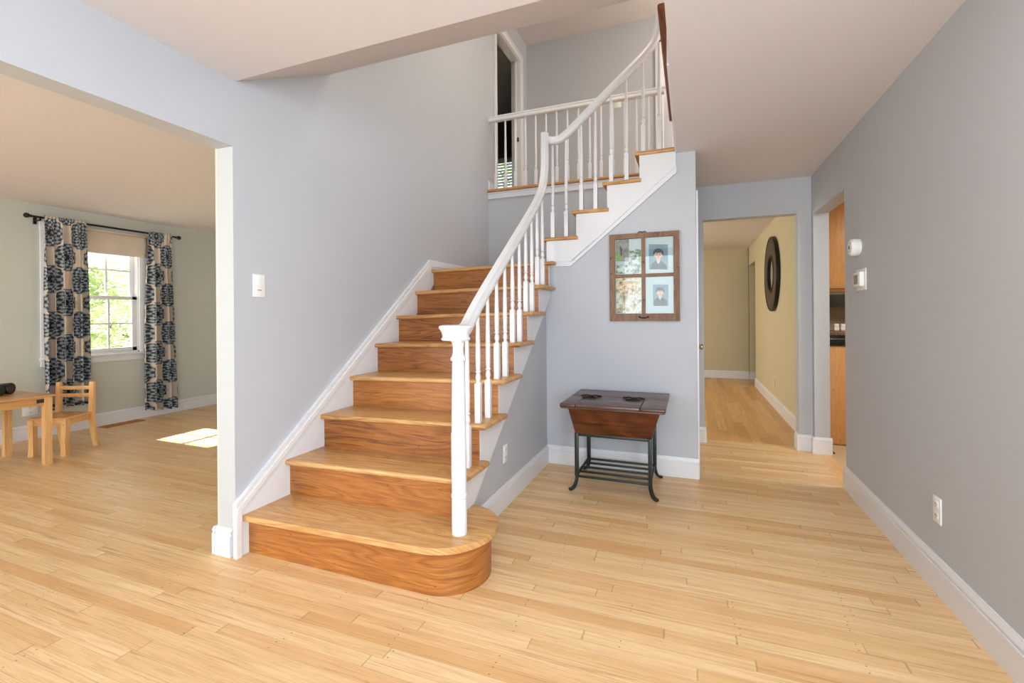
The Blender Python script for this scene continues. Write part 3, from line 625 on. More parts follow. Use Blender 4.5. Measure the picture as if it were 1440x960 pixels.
for i in range(4):
    for j in (0, 1):
        x = (-1.060, -0.945, -0.818, -0.702, -0.577, -0.457, -0.330, -0.208)[2*i+j]; zb = rz(9+i)+UP
        zt_ = {0: 2.64, 1: 2.675}.get(2*i+j, upz(x)-0.03) if x < -0.85 else (upz(x)-0.028 if x > -0.85 else 0)
        if x > -0.26: zt_ = 3.30
        baluster(x, 3.715, zb-0.0005, zt_, rl, hb=0.215 if j == 0 else 0.215)
# newel post with round cap
nx, ny, nb = -0.989, 1.88, tilt(-0.995, 0, rz(1))[2]
nw = MB().lathe([(a_*0.93, b_) for a_, b_ in [(0.037, nb-0.0005), (0.0375, nb+0.01), (0.037, nb+0.155), (0.034, nb+0.160), (0.039, nb+0.166), (0.0395, nb+0.178), (0.036, nb+0.184), (0.0365, nb+0.20), (0.037, nb+0.30), (0.034, nb+0.60), (0.0305, nb+0.775), (0.030, nb+0.785), (0.038, nb+0.790), (0.038, nb+0.800), (0.031, nb+0.808), (0.027, nb+0.825), (0.0265, nb+0.85), (0.030, nb+0.866), (0.030, nb+0.870), (0.040, nb+0.880), (0.043, nb+0.888), (0.03, nb+0.892)]], (nx, ny, 0), 28).build('newel_post', M['trim'], rl, angle=30)
MB().lathe([(0.062, 1.108), (0.066, 1.112), (0.066, 1.118), (0.061, 1.122), (0.062, 1.135), (0.066, 1.148), (0.075, 1.160), (0.078, 1.167), (0.075, 1.174), (0.06, 1.178), (0.0, 1.179)][:-1]+[(0.002, 1.179)], (nx-0.012, ny, 0), 32).build('newel_cap', M['trim'], nw, angle=40)

# ------------------------------------------------------------------ balcony
bn = thing('balcony_railing', 'white railing along the upstairs hall above the landing', 'railing', (-1.2, 4.93, ZU))
RP = [(-0.024, -0.034), (0.024, -0.034), (0.025, -0.018), (0.019, -0.012), (0.027, -0.002), (0.032, 0.010), (0.030, 0.024), (0.018, 0.031), (-0.018, 0.031), (-0.030, 0.024), (-0.032, 0.010), (-0.027, -0.002), (-0.019, -0.012), (-0.025, -0.018)]
MB().sweep(RP, [(XL, 4.93, 3.488), (-1.2, 4.93, 3.488), (-0.14, 4.93, 3.488)], (0, 1, 0)).build('handrail', M['trim'], bn, angle=40)
for i in range(16):
    x = -2.087+i*0.1217
    if x < -0.2: baluster(x, 4.93, ZU-0.0005, 3.458, bn, s=0.0155, hb=0.185, thin=0.010)
B(-0.23, -0.15, 4.895, 4.965, ZU, 3.47, 0.004).build('newel_post', M['trim'], bn)
struct('trim_6', MB().box(XL, -0.088, YB-0.012, YB+0.02, 2.56, ZU-0.03, 0.002).box(XL, -0.088, YB-0.018, YB, 2.615, 2.632, 0.003).box(XL, -0.088, YB-0.016, YB, 2.556, 2.568, 0.003), M['trim'])
struct('trim_7', roundtread(XL, -0.088, YB-0.034, YB+0.11, ZU+0.001, sides=((1, YB-0.034),)), M['nosing'])
struct('trim_8', MB().box(-0.135, -0.086, 2.29, YW-0.03, 2.660, 2.690, 0.008, 3), M['nosing_y'])
struct('trim_9', MB().box(-0.098, -0.0855, 2.376, YW-0.001, 2.432, 2.659), M['trim'])

# ------------------------------------------------------------------ wooden chest on iron stand
ch = thing('chest_table', 'dark lidded wooden trough chest on a black iron stand against the picture wall', 'side table', (-0.48, 3.36, 0))
x0, x1, y0, y1, zt_ = -0.822, -0.145, 3.005, 3.655, 0.627
tp = MB()
tp.box(x0, x1, 3.335, y1, zt_-0.022, zt_, 0.007, 3)                       # fixed rear board
tp.box(x0, x0+0.105, y0, 3.333, zt_-0.022, zt_, 0.007, 3); tp.box(x1-0.155, x1, y0, 3.333, zt_-0.022, zt_, 0.007, 3)
tp.box(x0+0.004, x1-0.004, y0+0.004, y1-0.004, zt_-0.032, zt_-0.021, 0.005, 2); tp.build('top', M['chest_top'], ch)
lid = MB().box(x0+0.107, x1-0.157, y0, 3.331, zt_-0.021, zt_+0.0005, 0.005, 2).build('lid', M['chest_top'], ch)
bt = bmesh.new()
def ring(a0, a1, b0, b1, z): return [bt.verts.new(p) for p in ((a0, b0, z), (a1, b0, z), (a1, b1, z), (a0, b1, z))]
q1 = ring(x0+0.045, x1-0.035, y0+0.045, y1-0.05, zt_-0.032); q0 = ring(-0.752, -0.245, 3.155, 3.60, 0.398)
bt.faces.new(q1); bt.faces.new(q0[::-1])
for i in range(4): bt.faces.new((q0[i], q0[(i+1) % 4], q1[(i+1) % 4], q1[i]))
bmesh.ops.recalc_face_normals(bt, faces=bt.faces[:]); bmesh.ops.bevel(bt, geom=bt.edges[:], offset=0.004, segments=2, affect='EDGES')
mb = MB(); mb._merge(bt); mb.build('box', M['chest_front'], ch)
LX, LY = (-0.745, -0.252), (3.172, 3.585)
for lx, sx in zip(LX, (-1, 1)):
    for ly, sy in zip(LY, (-0.6, 0.6)):
        path = smoothpath([(lx, ly, 0.405), (lx, ly, 0.25), (lx, ly, 0.10), (lx+sx*0.004, ly+sy*0.004, 0.06), (lx+sx*0.016, ly+sy*0.016, 0.026), (lx+sx*0.034, ly+sy*0.034, 0.010), (lx+sx*0.048, ly+sy*0.05, 0.010)], 5)
        sd = Vector((sy, -sx, 0)).normalized()
        lg = MB().sweep([(-0.012, -0.008), (0.012, -0.008), (0.012, 0.008), (-0.012, 0.008)], path, sd)
        lg.box(lx-0.013, lx+0.013, ly-0.013, ly+0.013, 0.10, 0.40, 0.003)
        lg.build('leg', M['iron'], ch, angle=40)
fr = MB()
for ly in LY: fr.box(LX[0], LX[1], ly-0.008, ly+0.008, 0.378, 0.398, 0.002)
for lx in LX: fr.box(lx-0.008, lx+0.008, LY[0], LY[1], 0.378, 0.398, 0.002)
fr.build('stand_frame', M['iron'], ch)
for lx in LX: B(lx-0.007, lx+0.007, LY[0], LY[1], 0.095, 0.113, 0.002).build('side_rail', M['iron'], ch)
for i in range(5):
    y = LY[0]+(LY[1]-LY[0])*i/4; B(LX[0], LX[1], y-0.008, y+0.008, 0.090, 0.104, 0.002).build('shelf_bar', M['iron'], ch)
for hx in (-0.675, -0.375):
    h = MB(); z = zt_+0.0035
    for sgn in (-1, 1):
        pth = [(hx, 3.34, z), (hx+sgn*0.03, 3.352, z+0.004), (hx+sgn*0.05, 3.345, z+0.003), (hx+sgn*0.062, 3.352, z), (hx+sgn*0.075, 3.347, z)]
        h.tube(smoothpath(pth, 4), 0.0045, 6); h.tube(smoothpath([(hx+sgn*0.042, 3.352, z), (hx+sgn*0.055, 3.366, z), (hx+sgn*0.045, 3.374, z)], 3), 0.0035, 6)
    h.lathe([(0.012, -0.004), (0.012, 0.003), (0.006, 0.008)], (hx, 3.34, z), 10); h.lathe([(0.006, -0.02), (0.007, 0), (0.006, 0.02)], (hx, 3.332, z+0.002), 8, 'x')
    h.tube(smoothpath([(hx-0.045, 3.285, z), (hx-0.03, 3.272, z+0.002), (hx, 3.285, z+0.003), (hx+0.03, 3.272, z+0.002), (hx+0.045, 3.285, z)], 4), 0.0042, 6); h.tube([(hx, 3.335, z), (hx, 3.285, z)], 0.0045, 6)
    h.build('strap_hinge', M['black_metal'], ch)

# ------------------------------------------------------------------ window-frame picture
pf = thing('picture_frame', 'rustic four-pane wooden window frame holding photographs on the wall', 'picture frame', (-0.328, YW, 1.17))
FX0, FX1, FZ0, FZ1, FY = -0.587, -0.070, 1.169, 1.845, YW-0.030
f_ = MB(); yb_ = YW-0.001
f_.prism([(FX0, FZ0), (FX0+0.043, FZ0+0.058), (FX0+0.043, FZ1-0.038), (FX0, FZ1)], 'y', FY, yb_); f_.prism([(FX1, FZ0), (FX1-0.043, FZ0+0.058), (FX1-0.043, FZ1-0.038), (FX1, FZ1)], 'y', FY, yb_)
f_.prism([(FX0, FZ1), (FX0+0.043, FZ1-0.038), (FX1-0.043, FZ1-0.038), (FX1, FZ1)], 'y', FY+0.001, yb_); f_.prism([(FX0, FZ0), (FX0+0.043, FZ0+0.058), (FX1-0.043, FZ0+0.058), (FX1, FZ0)], 'y', FY+0.001, yb_)
f_.build('frame', M['frame_wood'], pf, smooth=False)
MB().box(-0.345, -0.317, FY+0.004, yb_, FZ0+0.05, FZ1-0.03, 0.003).box(FX0+0.04, FX1-0.04, FY+0.005, yb_, 1.506, 1.532, 0.003).build('mullion', M['frame_wood'], pf)
for (kx, kz) in ((-0.575, 1.66), (-0.573, 1.54), (-0.226, 1.828), (-0.083, 1.57), (-0.331, 1.62), (-0.33, 1.33)):
    MB().lathe([(0.0062, 0.002), (0.0062, -0.0012)], (kx, FY+(0.004 if abs(kx+0.331) < 0.01 else 0), kz), 10, 'y').build('knot', M['dark_slot'], pf, smooth=False)
M['mat'] = paint('photo_mat_card', (196, 208, 214), 0.7, 0.02); 
def noisemat(name, stops, scale, det=4):
    k = NT(name, 0.45); k.col(k.ramp(k.noise(k.obj(), scale, det, 0.65), stops)); return k.m
M['garden_refl'] = noisemat('painted_garden_reflection', [(0.34, (56, 62, 52)), (0.44, (122, 134, 108)), (0.52, (186, 196, 186)), (0.6, (226, 232, 230)), (0.72, (150, 164, 176))], 26)  # outdoor reflection in the upper left pane, painted as colour noise
M['autumn_refl'] = noisemat('painted_autumn_reflection', [(0.33, (84, 78, 66)), (0.42, (172, 150, 124)), (0.50, (214, 196, 164)), (0.57, (232, 234, 230)), (0.66, (160, 172, 176))], 17)  # outdoor reflection in the lower left pane, painted into the colour
M['leaves_refl'] = noisemat('painted_leaves_reflection', [(0.35, (90, 76, 44)), (0.48, (196, 142, 92)), (0.58, (236, 206, 164)), (0.7, (246, 238, 220))], 38)  # orange leafy patch of the painted lower reflection
M['trunk'] = noisemat('tree_trunk_photo', [(0.35, (104, 100, 96)), (0.6, (150, 146, 140))], 30)
M['grassp'] = noisemat('grass_photo', [(0.35, (96, 140, 60)), (0.65, (160, 190, 110))], 30)
M['backdrop'] = noisemat('portrait_backdrop', [(0.3, (84, 112, 130)), (0.7, (118, 146, 160))], 6, 2)
M['skin'] = noisemat('portrait_skin', [(0.3, (214, 170, 150)), (0.7, (226, 186, 166))], 12)
M['hair'] = noisemat('portrait_hair', [(0.3, (30, 22, 18)), (0.7, (52, 38, 30))], 60)
M['shirt'] = noisemat('portrait_shirt', [(0.3, (26, 30, 36)), (0.7, (44, 50, 56))], 40)
M['lips'] = plain('portrait_lips', (180, 104, 96), 0.5); M['dark'] = plain('portrait_dark', (40, 30, 28), 0.5); M['collar'] = plain('portrait_collar', (226, 226, 222), 0.6)
PX = lambda u: FX0+(u-858)*0.00528
def PZ(u, v):
    tp_ = 332-(u-858)*8/98; return FZ1-(v-tp_)/(451.2-tp_)*(FZ1-FZ0)
YP = YW-0.0085
def panel(name, u0, v0, u1, v1, dy, mat, par):
    return MB().box(PX(u0), PX(u1), YP-dy-0.001, YP-dy, PZ((u0+u1)/2, v1), PZ((u0+u1)/2, v0)).build(name, mat, par, smooth=False)
mats_ = []
for (u0, v0, u1, v1) in ((865.5, 337, 904.5, 386.5), (908, 333, 949, 385), (865.5, 390, 904.5, 441), (908, 389, 949, 441)):
    mats_.append(panel('photo_mat', u0, v0, u1, v1, 0, M['mat'], pf))
def shape(mb, pts, dy, mi):
    mb.poly([(PX(u), YP-dy, PZ(u, v)) for u, v in pts], mi)
def ell(cu, cv, ru, rv, n=22, a0=0, a1=2*PI, full=True): return [(cu+ru*math.cos(a0+(a1-a0)*i/n), cv+rv*math.sin(a0+(a1-a0)*i/n)) for i in range(n if full else n+1)]
def portrait(u0, v0, u1, v1, cu, cv, s, par, curls):
    m_ = MB(); shape(m_, [(u0, v0), (u0, v1), (u1, v1), (u1, v0)], 0.0014, 0)
    sh = [(cu-11*s, v1), (cu-10*s, cv+13.5*s), (cu-6*s, cv+10*s), (cu-3*s, cv+7.5*s), (cu+3*s, cv+7.5*s), (cu+6*s, cv+10*s), (cu+10.5*s, cv+13.5*s), (min(u1, cu+12*s), v1)]
    shape(m_, sh, 0.0017, 3); shape(m_, [(cu-2.6*s, cv+4*s), (cu-2.8*s, cv+8.5*s), (cu, cv+11*s), (cu+2.8*s, cv+8.5*s), (cu+2.6*s, cv+4*s)], 0.0019, 1)
    shape(m_, [(cu-2.9*s, cv+8*s), (cu-1.5*s, cv+10.6*s), (cu, cv+12.6*s), (cu+0.2*s, cv+11.2*s)], 0.0021, 5); shape(m_, [(cu+2.9*s, cv+8*s), (cu+1.5*s, cv+10.6*s), (cu, cv+12.6*s), (cu-0.2*s, cv+11.2*s)], 0.0021, 5)
    hp = []
    for i in range(40):
        a = 2*PI*i/40; b_ = 1+0.05*math.sin(curls*a); hp.append((cu+7.2*s*b_*math.cos(a), cv-2.6*s+6.4*s*b_*math.sin(a)))
    shape(m_, hp, 0.0020, 2)
    for e_ in (-1, 1): shape(m_, ell(cu+e_*5.1*s, cv+0.8*s, 1.0*s, 1.7*s), 0.0022, 1)
    shape(m_, [(cu+5.0*s*math.cos(a)*(1 if math.sin(a) < 0.2 else 0.94), cv+(6.6 if math.sin(a) > 0 else 4.6)*s*math.sin(a)) for a in [2*PI*i/28 for i in range(28)]], 0.0023, 1)
    shape(m_, ell(cu, cv-4.4*s, 4.6*s, 1.6*s), 0.0025, 2)
    for e_ in (-1, 1):
        shape(m_, ell(cu+e_*2.0*s, cv-0.6*s, 0.8*s, 0.42*s), 0.0026, 4); shape(m_, ell(cu+e_*2.0*s, cv-1.8*s, 1.2*s, 0.3*s), 0.0026, 2)
    shape(m_, ell(cu, cv+1.6*s, 0.75*s, 0.5*s), 0.0025, 6); shape(m_, ell(cu, cv+3.6*s, 1.7*s, 0.55*s), 0.0026, 6)
    for i in range(3): shape(m_, ell(cu+0.1*s, cv+(14+2.4*i)*s, 0.3*s, 0.3*s), 0.0026, 5)
    bmesh.ops.recalc_face_normals(m_.bm, faces=m_.bm.faces[:])
    return m_.build('portrait_photo', [M['backdrop'], M['skin'], M['hair'], M['shirt'], M['dark'], M['collar'], M['lips']], par, smooth=False)
p1 = portrait(914, 343.6, 940.3, 378.8, 927, 358.5, 1.0, mats_[1], 11); p1['label'] = 'portrait of child with curly dark hair'
p2 = portrait(919.5, 400, 940.5, 430, 929.2, 411, 0.82, mats_[3], 5); p2['label'] = 'portrait of smiling child with short hair'
m_ = MB(); shape(m_, [(867, 338), (867, 368), (886, 368), (886, 337)], 0.0014, 0); shape(m_, [(867, 351), (867, 368), (875, 368), (872, 356)], 0.0017, 1)
shape(m_, [(872.5, 347), (874, 346), (875, 349), (877, 351), (875.5, 354), (876, 359), (874.5, 359), (874, 354), (872.8, 352)], 0.0020, 2)
m_.build('tree_photo', [M['trunk'], M['grassp'], M['dark']], mats_[0], smooth=False)
m_ = MB(); shape(m_, [(886.5, 353), (884, 385), (903, 385), (903, 352), (897, 350)], 0.0012, 0); shape(m_, [(867, 373), (867, 385), (884, 385), (884, 373)], 0.0012, 0); m_.build('painted_garden_reflection', M['garden_refl'], mats_[0], smooth=False)  # painted reflection of the outdoors around the tree photo
m_ = MB(); shape(m_, [(867, 391), (867, 440), (903, 440), (903, 391)], 0.0012, 0); shape(m_, [(871, 397), (872, 411), (880, 415), (894, 414), (897, 404), (893, 396), (880, 394)], 0.0015, 1); m_.build('painted_outdoor_reflection', [M['autumn_refl'], M['leaves_refl']], mats_[2], smooth=False)  # reflected outdoors painted flat behind the lower left pane
for (u0, v0, u1, v1) in ((865.5, 337, 904.5, 386.5), (908, 333, 949, 385), (865.5, 390, 904.5, 441), (908, 389, 949, 441)):
    panel('pane', u0, v0, u1, v1, 0.008, M['glass'], pf)
MB().tube(smoothpath([(-0.362, FY-0.002, 1.203), (-0.355, FY-0.010, 1.197), (-0.33, FY-0.013, 1.193), (-0.305, FY-0.010, 1.197), (-0.298, FY-0.002, 1.203)], 4), 0.004, 8).box(-0.368, -0.356, FY-0.003, FY, 1.195, 1.21, 0.001).box(-0.304, -0.292, FY-0.003, FY, 1.195, 1.21, 0.001).build('handle', M['black_metal'], pf)
MB().tube(smoothpath([(-0.372, YW-0.008, 1.850), (-0.355, YW-0.010, 1.858), (-0.34, YW-0.010, 1.852), (-0.325, YW-0.010, 1.858), (-0.308, YW-0.008, 1.850)], 4), 0.0032, 8).build('hanger', M['black_metal'], pf)

# ------------------------------------------------------------------ wall plates and devices
def plate(name, label, cat, c, n, kind='outlet', w_=0.07, h_=0.115, mat='white_plastic', group=None):
    """c: centre on the wall; n: outward normal"""
    n = Vector(n); sd = Vector((-n.y, n.x, 0)); t = thing(name, label, cat, c, group); o = Vector(c)
    def slab(a0, a1, z0, z1, d0, d1, bev=0.0015):
        mb = MB().box(a0, a1, 0, 1, z0, z1); mb = MB(); mb.box(a0, a1, d0, d1, z0, z1, bev)
        return mb.xform(lambda x, y, z: tuple(o+sd*x+n*y+Vector((0, 0, z))))
    slab(-w_/2, w_/2, -h_/2, h_/2, 0, 0.006, 0.003).build('cover_plate', M[mat], t)
    if kind == 'outlet':
        for zc in (0.024, -0.024):
            rc = slab(-0.016, 0.016, zc-0.0145, zc+0.0145, 0.004, 0.0075, 0.004).build('receptacle', M['ivory' if mat == 'ivory' else 'white_plastic'], t)
            s_ = slab(-0.008, -0.0045, zc-0.004, zc+0.006, 0.0074, 0.0079, 0)
            for a, b_, z0, z1 in ((0.0045, 0.008, zc-0.003, zc+0.005), (-0.002, 0.002, zc-0.011, zc-0.007)):
                q_ = slab(a, b_, z0, z1, 0.0074, 0.0079, 0); me_ = bpy.data.meshes.new('t'); q_.bm.to_mesh(me_); q_.bm.free(); s_.bm.from_mesh(me_); bpy.data.meshes.remove(me_)
            s_.build('slots', M['dark_slot'], rc)
    elif kind == 'switch':
        slab(-0.0165, 0.0165, -0.033, 0.033, 0.005, 0.0085, 0.002).build('rocker', M[mat], t); slab(-0.013, 0.013, -0.026, -0.022, 0.0084, 0.009, 0).build('locator_bar', M['grey_slot'], t)
    elif kind == 'toggle':
        slab(-0.005, 0.005, -0.012, 0.012, 0.005, 0.007, 0.001).build('slot', M['ivory'], t); slab(-0.004, 0.004, 0.0, 0.010, 0.006, 0.018, 0.002).build('toggle', M[mat], t)
    return t
plate('light_switch', 'white rocker light switch on the wall left of the stairs', 'light switch', (XL, 1.829, 1.389), (1, 0, 0), 'switch', 0.075, 0.122)
plate('wall_outlet', 'white wall outlet under the staircase slope', 'outlet', (XW_, 2.75, 0.335), (1, 0, 0))
plate('wall_outlet', 'wall outlet low on the long grey right wall', 'outlet', (XR, 2.552, 0.357), (-1, 0, 0), mat='white_plastic')
plate('wall_outlet', 'beige wall outlet below the round mirror', 'outlet', (1.025, 6.88, 0.315), (-1, 0, 0), mat='ivory')
plate('wall_outlet', 'white outlet behind the child table near left curtain', 'outlet', (-6.27, 2.62, 0.295), (1, 0, 0), w_=0.12)
plate('light_switch', 'white toggle switch on the upstairs back wall', 'light switch', (-0.885, 6.262, 4.025), (0, -1, 0), 'toggle', 0.10, 0.105)
th = thing('thermostat', 'white thermostat with grey screen on the right wall', 'thermostat', (XR, 3.49, 1.43))
B(XR-0.006, XR, 3.405, 3.575, 1.362, 1.496, 0.003).build('wall_plate', M['white_plastic'], th)
hs = B(XR-0.03, XR-0.005, 3.43, 3.55, 1.385, 1.475, 0.005, 3).build('housing', M['white_plastic'], th); B(XR-0.0308, XR-0.0295, 3.462, 3.535, 1.40, 1.458).build('screen', M['lcd'], hs)
al = thing('wall_alarm', 'round white wall alarm above the thermostat', 'alarm', (XR, 3.56, 1.64))
MB().lathe([(0.052, 0), (0.054, -0.01), (0.056, -0.028), (0.053, -0.045), (0.046, -0.052), (0.030, -0.054), (0.004, -0.054)], (XR, 3.535, 1.637), 32, 'x').build('body', M['white_plastic'], al)
B(XR-0.0556, XR-0.0535, 3.528, 3.541, 1.626, 1.649).build('test_button', M['dark_slot'], al)
v_ = MB()
for i in range(16):
    a = 2*PI*i/16; v_.box(XR-0.0550, XR-0.0530, 3.535+0.03*math.cos(a)-0.002, 3.535+0.03*math.cos(a)+0.002, 1.637+0.03*math.sin(a)-0.002, 1.637+0.03*math.sin(a)+0.002)
v_.build('vent_holes', M['grey_slot'], al, smooth=False)
# doorstop on the kitchen floor
ds = MB().box(1.122, 1.165, 4.735, 4.775, 0.0, 0.008, 0.002).prism([(1.128, 0.008), (1.16, 0.008), (1.158, 0.014), (1.135, 0.02)], 'y', 4.745, 4.765).build('doorstop', M['black_plastic']); tag(ds, 'small black doorstop on the floor beside the kitchen opening', 'doorstop')

# ------------------------------------------------------------------ round mirror in the hall
mi = thing('wall_mirror', 'large round mirror with wide dark woven frame on hall wall', 'mirror', (1.025, 6.86, 1.735))
MB().lathe([(0.24, -0.004), (0.24, -0.030), (0.26, -0.040), (0.36, -0.048), (0.455, -0.044), (0.475, -0.030), (0.478, -0.004)], (1.025, 6.86, 1.735), 64, 'x', ring_only=True).build('frame', M['woven'], mi)
MB().lathe([(0.462, -0.044), (0.470, -0.050), (0.484, -0.046), (0.488, -0.02), (0.484, -0.003)], (1.025, 6.86, 1.735), 64, 'x', ring_only=True).build('outer_rim', M['black_metal'], mi)
MB().lathe([(0.222, -0.03), (0.226, -0.044), (0.244, -0.05), (0.252, -0.042)], (1.025, 6.86, 1.735), 64, 'x', ring_only=True).build('inner_rim', M['black_metal'], mi)
MB().lathe([(0.236, -0.022), (0.236, -0.026)], (1.025, 6.86, 1.735), 48, 'x').build('mirror_glass', M['mirror'], mi)

# ------------------------------------------------------------------ kitchen seen through the opening
kb = thing('base_cabinet', 'maple kitchen base cabinet with black countertop edge above', 'cabinet', (1.7, 5.3, 0))
B(1.19, 2.6, 5.07, 5.67, 0.0, 0.92).build('body', M['maple'], kb)
for i in range(3):
    a = 1.195+i*0.47; d_ = B(a, a+0.46, 5.05, 5.07, 0.012, 0.915, 0.003).build('door', M['maple'], kb); MB().tube([(a+0.42, 5.035, 0.70), (a+0.42, 5.035, 0.80)], 0.005, 8).box(a+0.416, a+0.424, 5.035, 5.052, 0.705, 0.713).box(a+0.416, a+0.424, 5.035, 5.052, 0.787, 0.795).build('handle', M['nickel'], d_)
ct = tag(MB().box(1.15, 2.62, 5.035, 5.675, 0.921, 1.012, 0.004).build('countertop', M['counter']), 'glossy black kitchen countertop on the maple base cabinet', 'countertop')
es_ = MB().box(1.20, 1.42, 5.031, 5.036, 0.978, 0.986, 0.001).build('edge_strip', M['nickel'], ct); es_['label'] = 'thin pale metal strip'
o = tag(MB().box(1.18, 1.56, 5.06, 5.34, 1.013, 1.055, 0.004).build('cutting_board', M['frame_wood']), 'thick brown wooden board lying on the black countertop', 'cutting board')
jl = ('leftmost of the three white jars on the wooden board', 'middle of the three white jars on the wooden board', 'rightmost of the three white jars on the wooden board')
for i, x in enumerate((1.272, 1.324, 1.376)):
    j = thing('jar', jl[i], 'jar', (x, 5.11, 1.056), 'white jars on the kitchen board')
    MB().box(x-0.019, x+0.019, 5.09, 5.13, 1.056, 1.092, 0.005, 3).build('body', M['white_plastic'], j); MB().box(x-0.017, x+0.017, 5.092, 5.128, 1.094, 1.118, 0.004, 3).build('lid', M['white_plastic'], j)
uc = thing('wall_cabinet', 'maple kitchen wall cabinet hanging above the countertop', 'cabinet', (1.8, 5.5, 1.46))
B(1.14, 2.6, 5.42, 5.678, 1.462, 2.33).build('body', M['maple'], uc)
for i in range(3):
    a = 1.145+i*0.485; B(a, a+0.478, 5.40, 5.42, 1.462, 2.31, 0.003).build('door', M['maple'], uc)
MB().prism([(5.36, 2.37), (5.40, 2.31), (5.42, 2.31), (5.42, 2.37)], 'x', 1.14, 2.6).build('crown_moulding', M['riser'], uc)
hd = thing('range_hood', 'grey metal range hood under the maple wall cabinet', 'range hood', (1.6, 5.5, 1.28))
MB().prism([(5.36, 1.44), (5.30, 1.40), (5.44, 1.285), (5.676, 1.285), (5.676, 1.455), (5.40, 1.455)], 'x', 1.14, 1.9).build('hood_shell', M['steel'], hd, smooth=False); B(1.14, 1.9, 5.33, 5.35, 1.425, 1.455).build('light_rail', M['riser'], hd)

# ------------------------------------------------------------------ child table and chair
tb = thing('child_table', 'low honey pine child table at the left edge of the living room', 'table', (-5.36, 1.7, 0))
tx0, tx1, ty1, tz = -5.725, -5.015, 2.262, 0.582
MB().box(tx0, tx1, 1.15, ty1, tz-0.018, tz, 0.006, 3).build('tabletop', M['pine_x'], tb)
MB().box(tx1-0.045, tx1-0.027, 1.2, ty1-0.05, 0.50, 0.564, 0.002).box(tx0+0.027, tx0+0.045, 1.2, ty1-0.05, 0.50, 0.564, 0.002).box(tx0+0.05, tx1-0.05, ty1-0.045, ty1-0.027, 0.50, 0.564, 0.002).box(tx0+0.05, tx1-0.05, 1.18, 1.198, 0.50, 0.564, 0.002).build('apron', M['pine_x'], tb)
B(tx1-0.0275, tx1-0.0262, ty1-0.115, ty1-0.06, 0.520, 0.550).build('badge', M['dark_slot'], tb)
for lx in (tx0+0.042, tx1-0.042):
    for ly in (1.2, ty1-0.042):
        s_ = 1 if lx > -5.3 else -1
        lg = MB().prism([(-0.026, 0.564), (0.026, 0.564), (0.026, 0.30), (0.020, 0.16), (0.026, 0.0), (-0.024, 0.0), (-0.026, 0.2)], 'y', ly-0.025, ly+0.025).xform(lambda x, y, z: (lx+x*s_, y, z)); lg.build('leg', M['pine'], tb, angle=25)
rot = math.radians(25); ux, uy = Vector((math.cos(rot), math.sin(rot), 0)), Vector((-math.sin(rot), math.cos(rot), 0))
cb = Vector((-5.195, 2.39, 0)) ; cc = cb-ux*0.135+uy*0.155
cch = thing('child_chair', 'small honey pine child chair pulled up to the low table', 'chair', cc, local=True, rot=rot)
seat = MB().box(-0.165, 0.165, -0.165, 0.150, 0.322, 0.340, 0.006, 3); seat.build('seat', M['pine_x'], cch)
MB().box(-0.135, 0.135, -0.150, -0.132, 0.270, 0.322, 0.002).box(-0.135, 0.135, 0.125, 0.142, 0.270, 0.322, 0.002).box(-0.150, -0.134, -0.14, 0.14, 0.270, 0.322, 0.002).box(0.134, 0.150, -0.14, 0.14, 0.270, 0.322, 0.002).build('apron', M['pine_x'], cch)
for sx in (-1, 1):
    MB().prism([(-0.022, 0.322), (0.022, 0.322), (0.022, 0.24), (0.014, 0.12), (0.022, 0.0), (-0.024, 0.0), (-0.022, 0.15)], 'y', -0.158, -0.112).xform(lambda x, y, z, s=sx: (s*0.137+s*x, y, z)).build('leg', M['pine'], cch, angle=25)
    MB().prism([(0.112, 0.30), (0.128, 0.62), (0.150, 0.622), (0.156, 0.60), (0.152, 0.30), (0.168, 0.12), (0.212, 0.0), (0.170, 0.0), (0.140, 0.12)], 'x', sx*0.148-0.021, sx*0.148+0.021, 0.003).build('leg', M['pine'], cch)
for z0 in (0.548, 0.478): B(-0.135, 0.135, 0.126, 0.144, z0, z0+0.035, 0.004).build('back_rail', M['pine_x'], cch)
# black binoculars on the table
bo = thing('binoculars', 'black binoculars lying on the child table at the left frame edge', 'binoculars', (-5.435, 2.03, 0.582), local=True, rot=math.radians(34))
for i, yy in enumerate((-0.05, 0.05)):
    br2 = MB().lathe([(0.030, -0.16), (0.034, -0.15), (0.032, -0.10), (0.034, -0.03), (0.043, 0.0), (0.046, 0.06), (0.048, 0.075), (0.048, 0.10), (0.044, 0.105), (0.044, 0.102)], (0, yy, 0.049), 28, 'x').build('barrel', M['black_plastic'], bo)
    MB().lathe([(0.043, 0.094), (0.042, 0.097), (0.03, 0.100), (0.002, 0.102)], (0, yy, 0.049), 28, 'x').build('lens', M['dark_glass'], br2)
MB().box(-0.10, 0.0, -0.05, 0.05, 0.035, 0.065, 0.008, 3).lathe([(0.014, -0.09), (0.016, -0.06), (0.014, -0.02)], (0, 0, 0.068), 14, 'x').build('bridge', M['black_plastic'], bo)

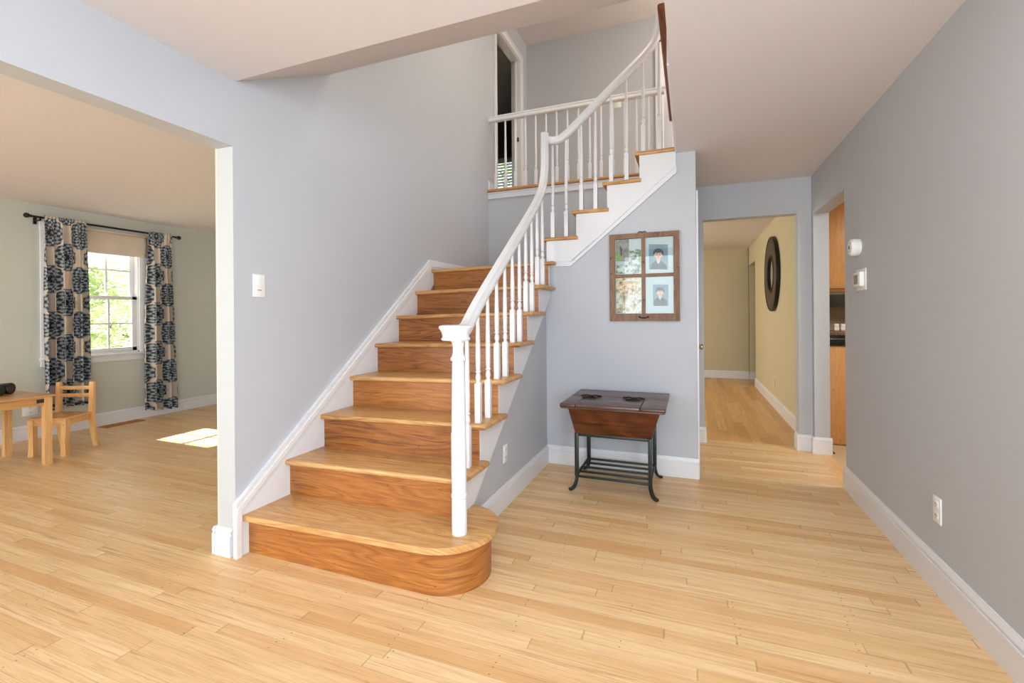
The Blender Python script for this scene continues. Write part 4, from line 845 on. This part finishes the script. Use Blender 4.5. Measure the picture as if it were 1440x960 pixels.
# ------------------------------------------------------------------ outside the window
o = B(-40, -6.6, -20, 25, -0.7, -0.6).build('lawn', M['lawn']); o['kind'] = 'structure'
def tree(name, label, base, h, cr_, nl, mat, seed, trunk=0.06, group=None):
    rnd = random.Random(seed); t = thing(name, label, 'tree', base, group); bx_, by_, bz = base
    tk = MB(); pth = [(bx_+0.05*math.sin(i), by_+0.06*math.cos(i*1.7), bz+h*0.9*i/6) for i in range(7)]; tk.tube(smoothpath(pth, 3), [trunk*(1-0.8*i/18) for i in range(19)], 8); tk.build('trunk', M['bark'], t)
    br = MB(); tips = []
    for i in range(16):
        z = bz+h*(0.25+0.6*rnd.random()); a = rnd.random()*2*PI; L = cr_*(0.5+0.6*rnd.random()); s_ = Vector((bx_, by_, z)); e_ = s_+Vector((math.cos(a)*L, math.sin(a)*L, L*(0.25*rnd.random()+0.05)))
        mid = (s_+e_)/2+Vector((0, 0, 0.08)); br.tube(smoothpath([s_, mid, e_], 4), [0.018, 0.016, 0.014, 0.012, 0.010, 0.008, 0.006, 0.004, 0.003], 6); tips += [mid, e_, (mid+e_)/2]
    br.build('branches', M['bark'], t)
    lf = MB()
    for i in range(nl):
        c_ = rnd.choice(tips)+Vector((rnd.gauss(0, cr_*0.22), rnd.gauss(0, cr_*0.22), rnd.gauss(-0.05, cr_*0.16))); s_ = 0.03+0.03*rnd.random()
        d1 = Vector((rnd.gauss(0, 1), rnd.gauss(0, 1), rnd.gauss(0, .6))).normalized(); d2 = d1.orthogonal().normalized()
        lf.poly([c_-d1*s_*1.8, c_+d2*s_*0.6, c_+d1*s_*1.8, c_-d2*s_*0.6])
    f_ = lf.build('foliage', mat, t, smooth=False); f_['kind'] = 'stuff'; return t
tree('garden_tree', 'leafy green tree close outside the living room window', (-9.6, 4.35, -0.6), 3.3, 0.75, 1500, M['leaf'], 3)
tree('garden_tree', 'paler tree farther out behind the window glass', (-13.5, 6.6, -0.6), 3.4, 1.3, 2600, M['leaf2'], 9, 0.09)
tree('garden_shrub', 'low green shrub under the window outside', (-10.6, 5.6, -0.6), 1.9, 0.8, 1600, M['leaf'], 14, 0.04)

tree('tall_tree', 'tall leafy tree outside the upstairs room window', (-4.6, 11.6, -0.6), 7.6, 1.7, 4200, M['leaf'], 21, 0.12)
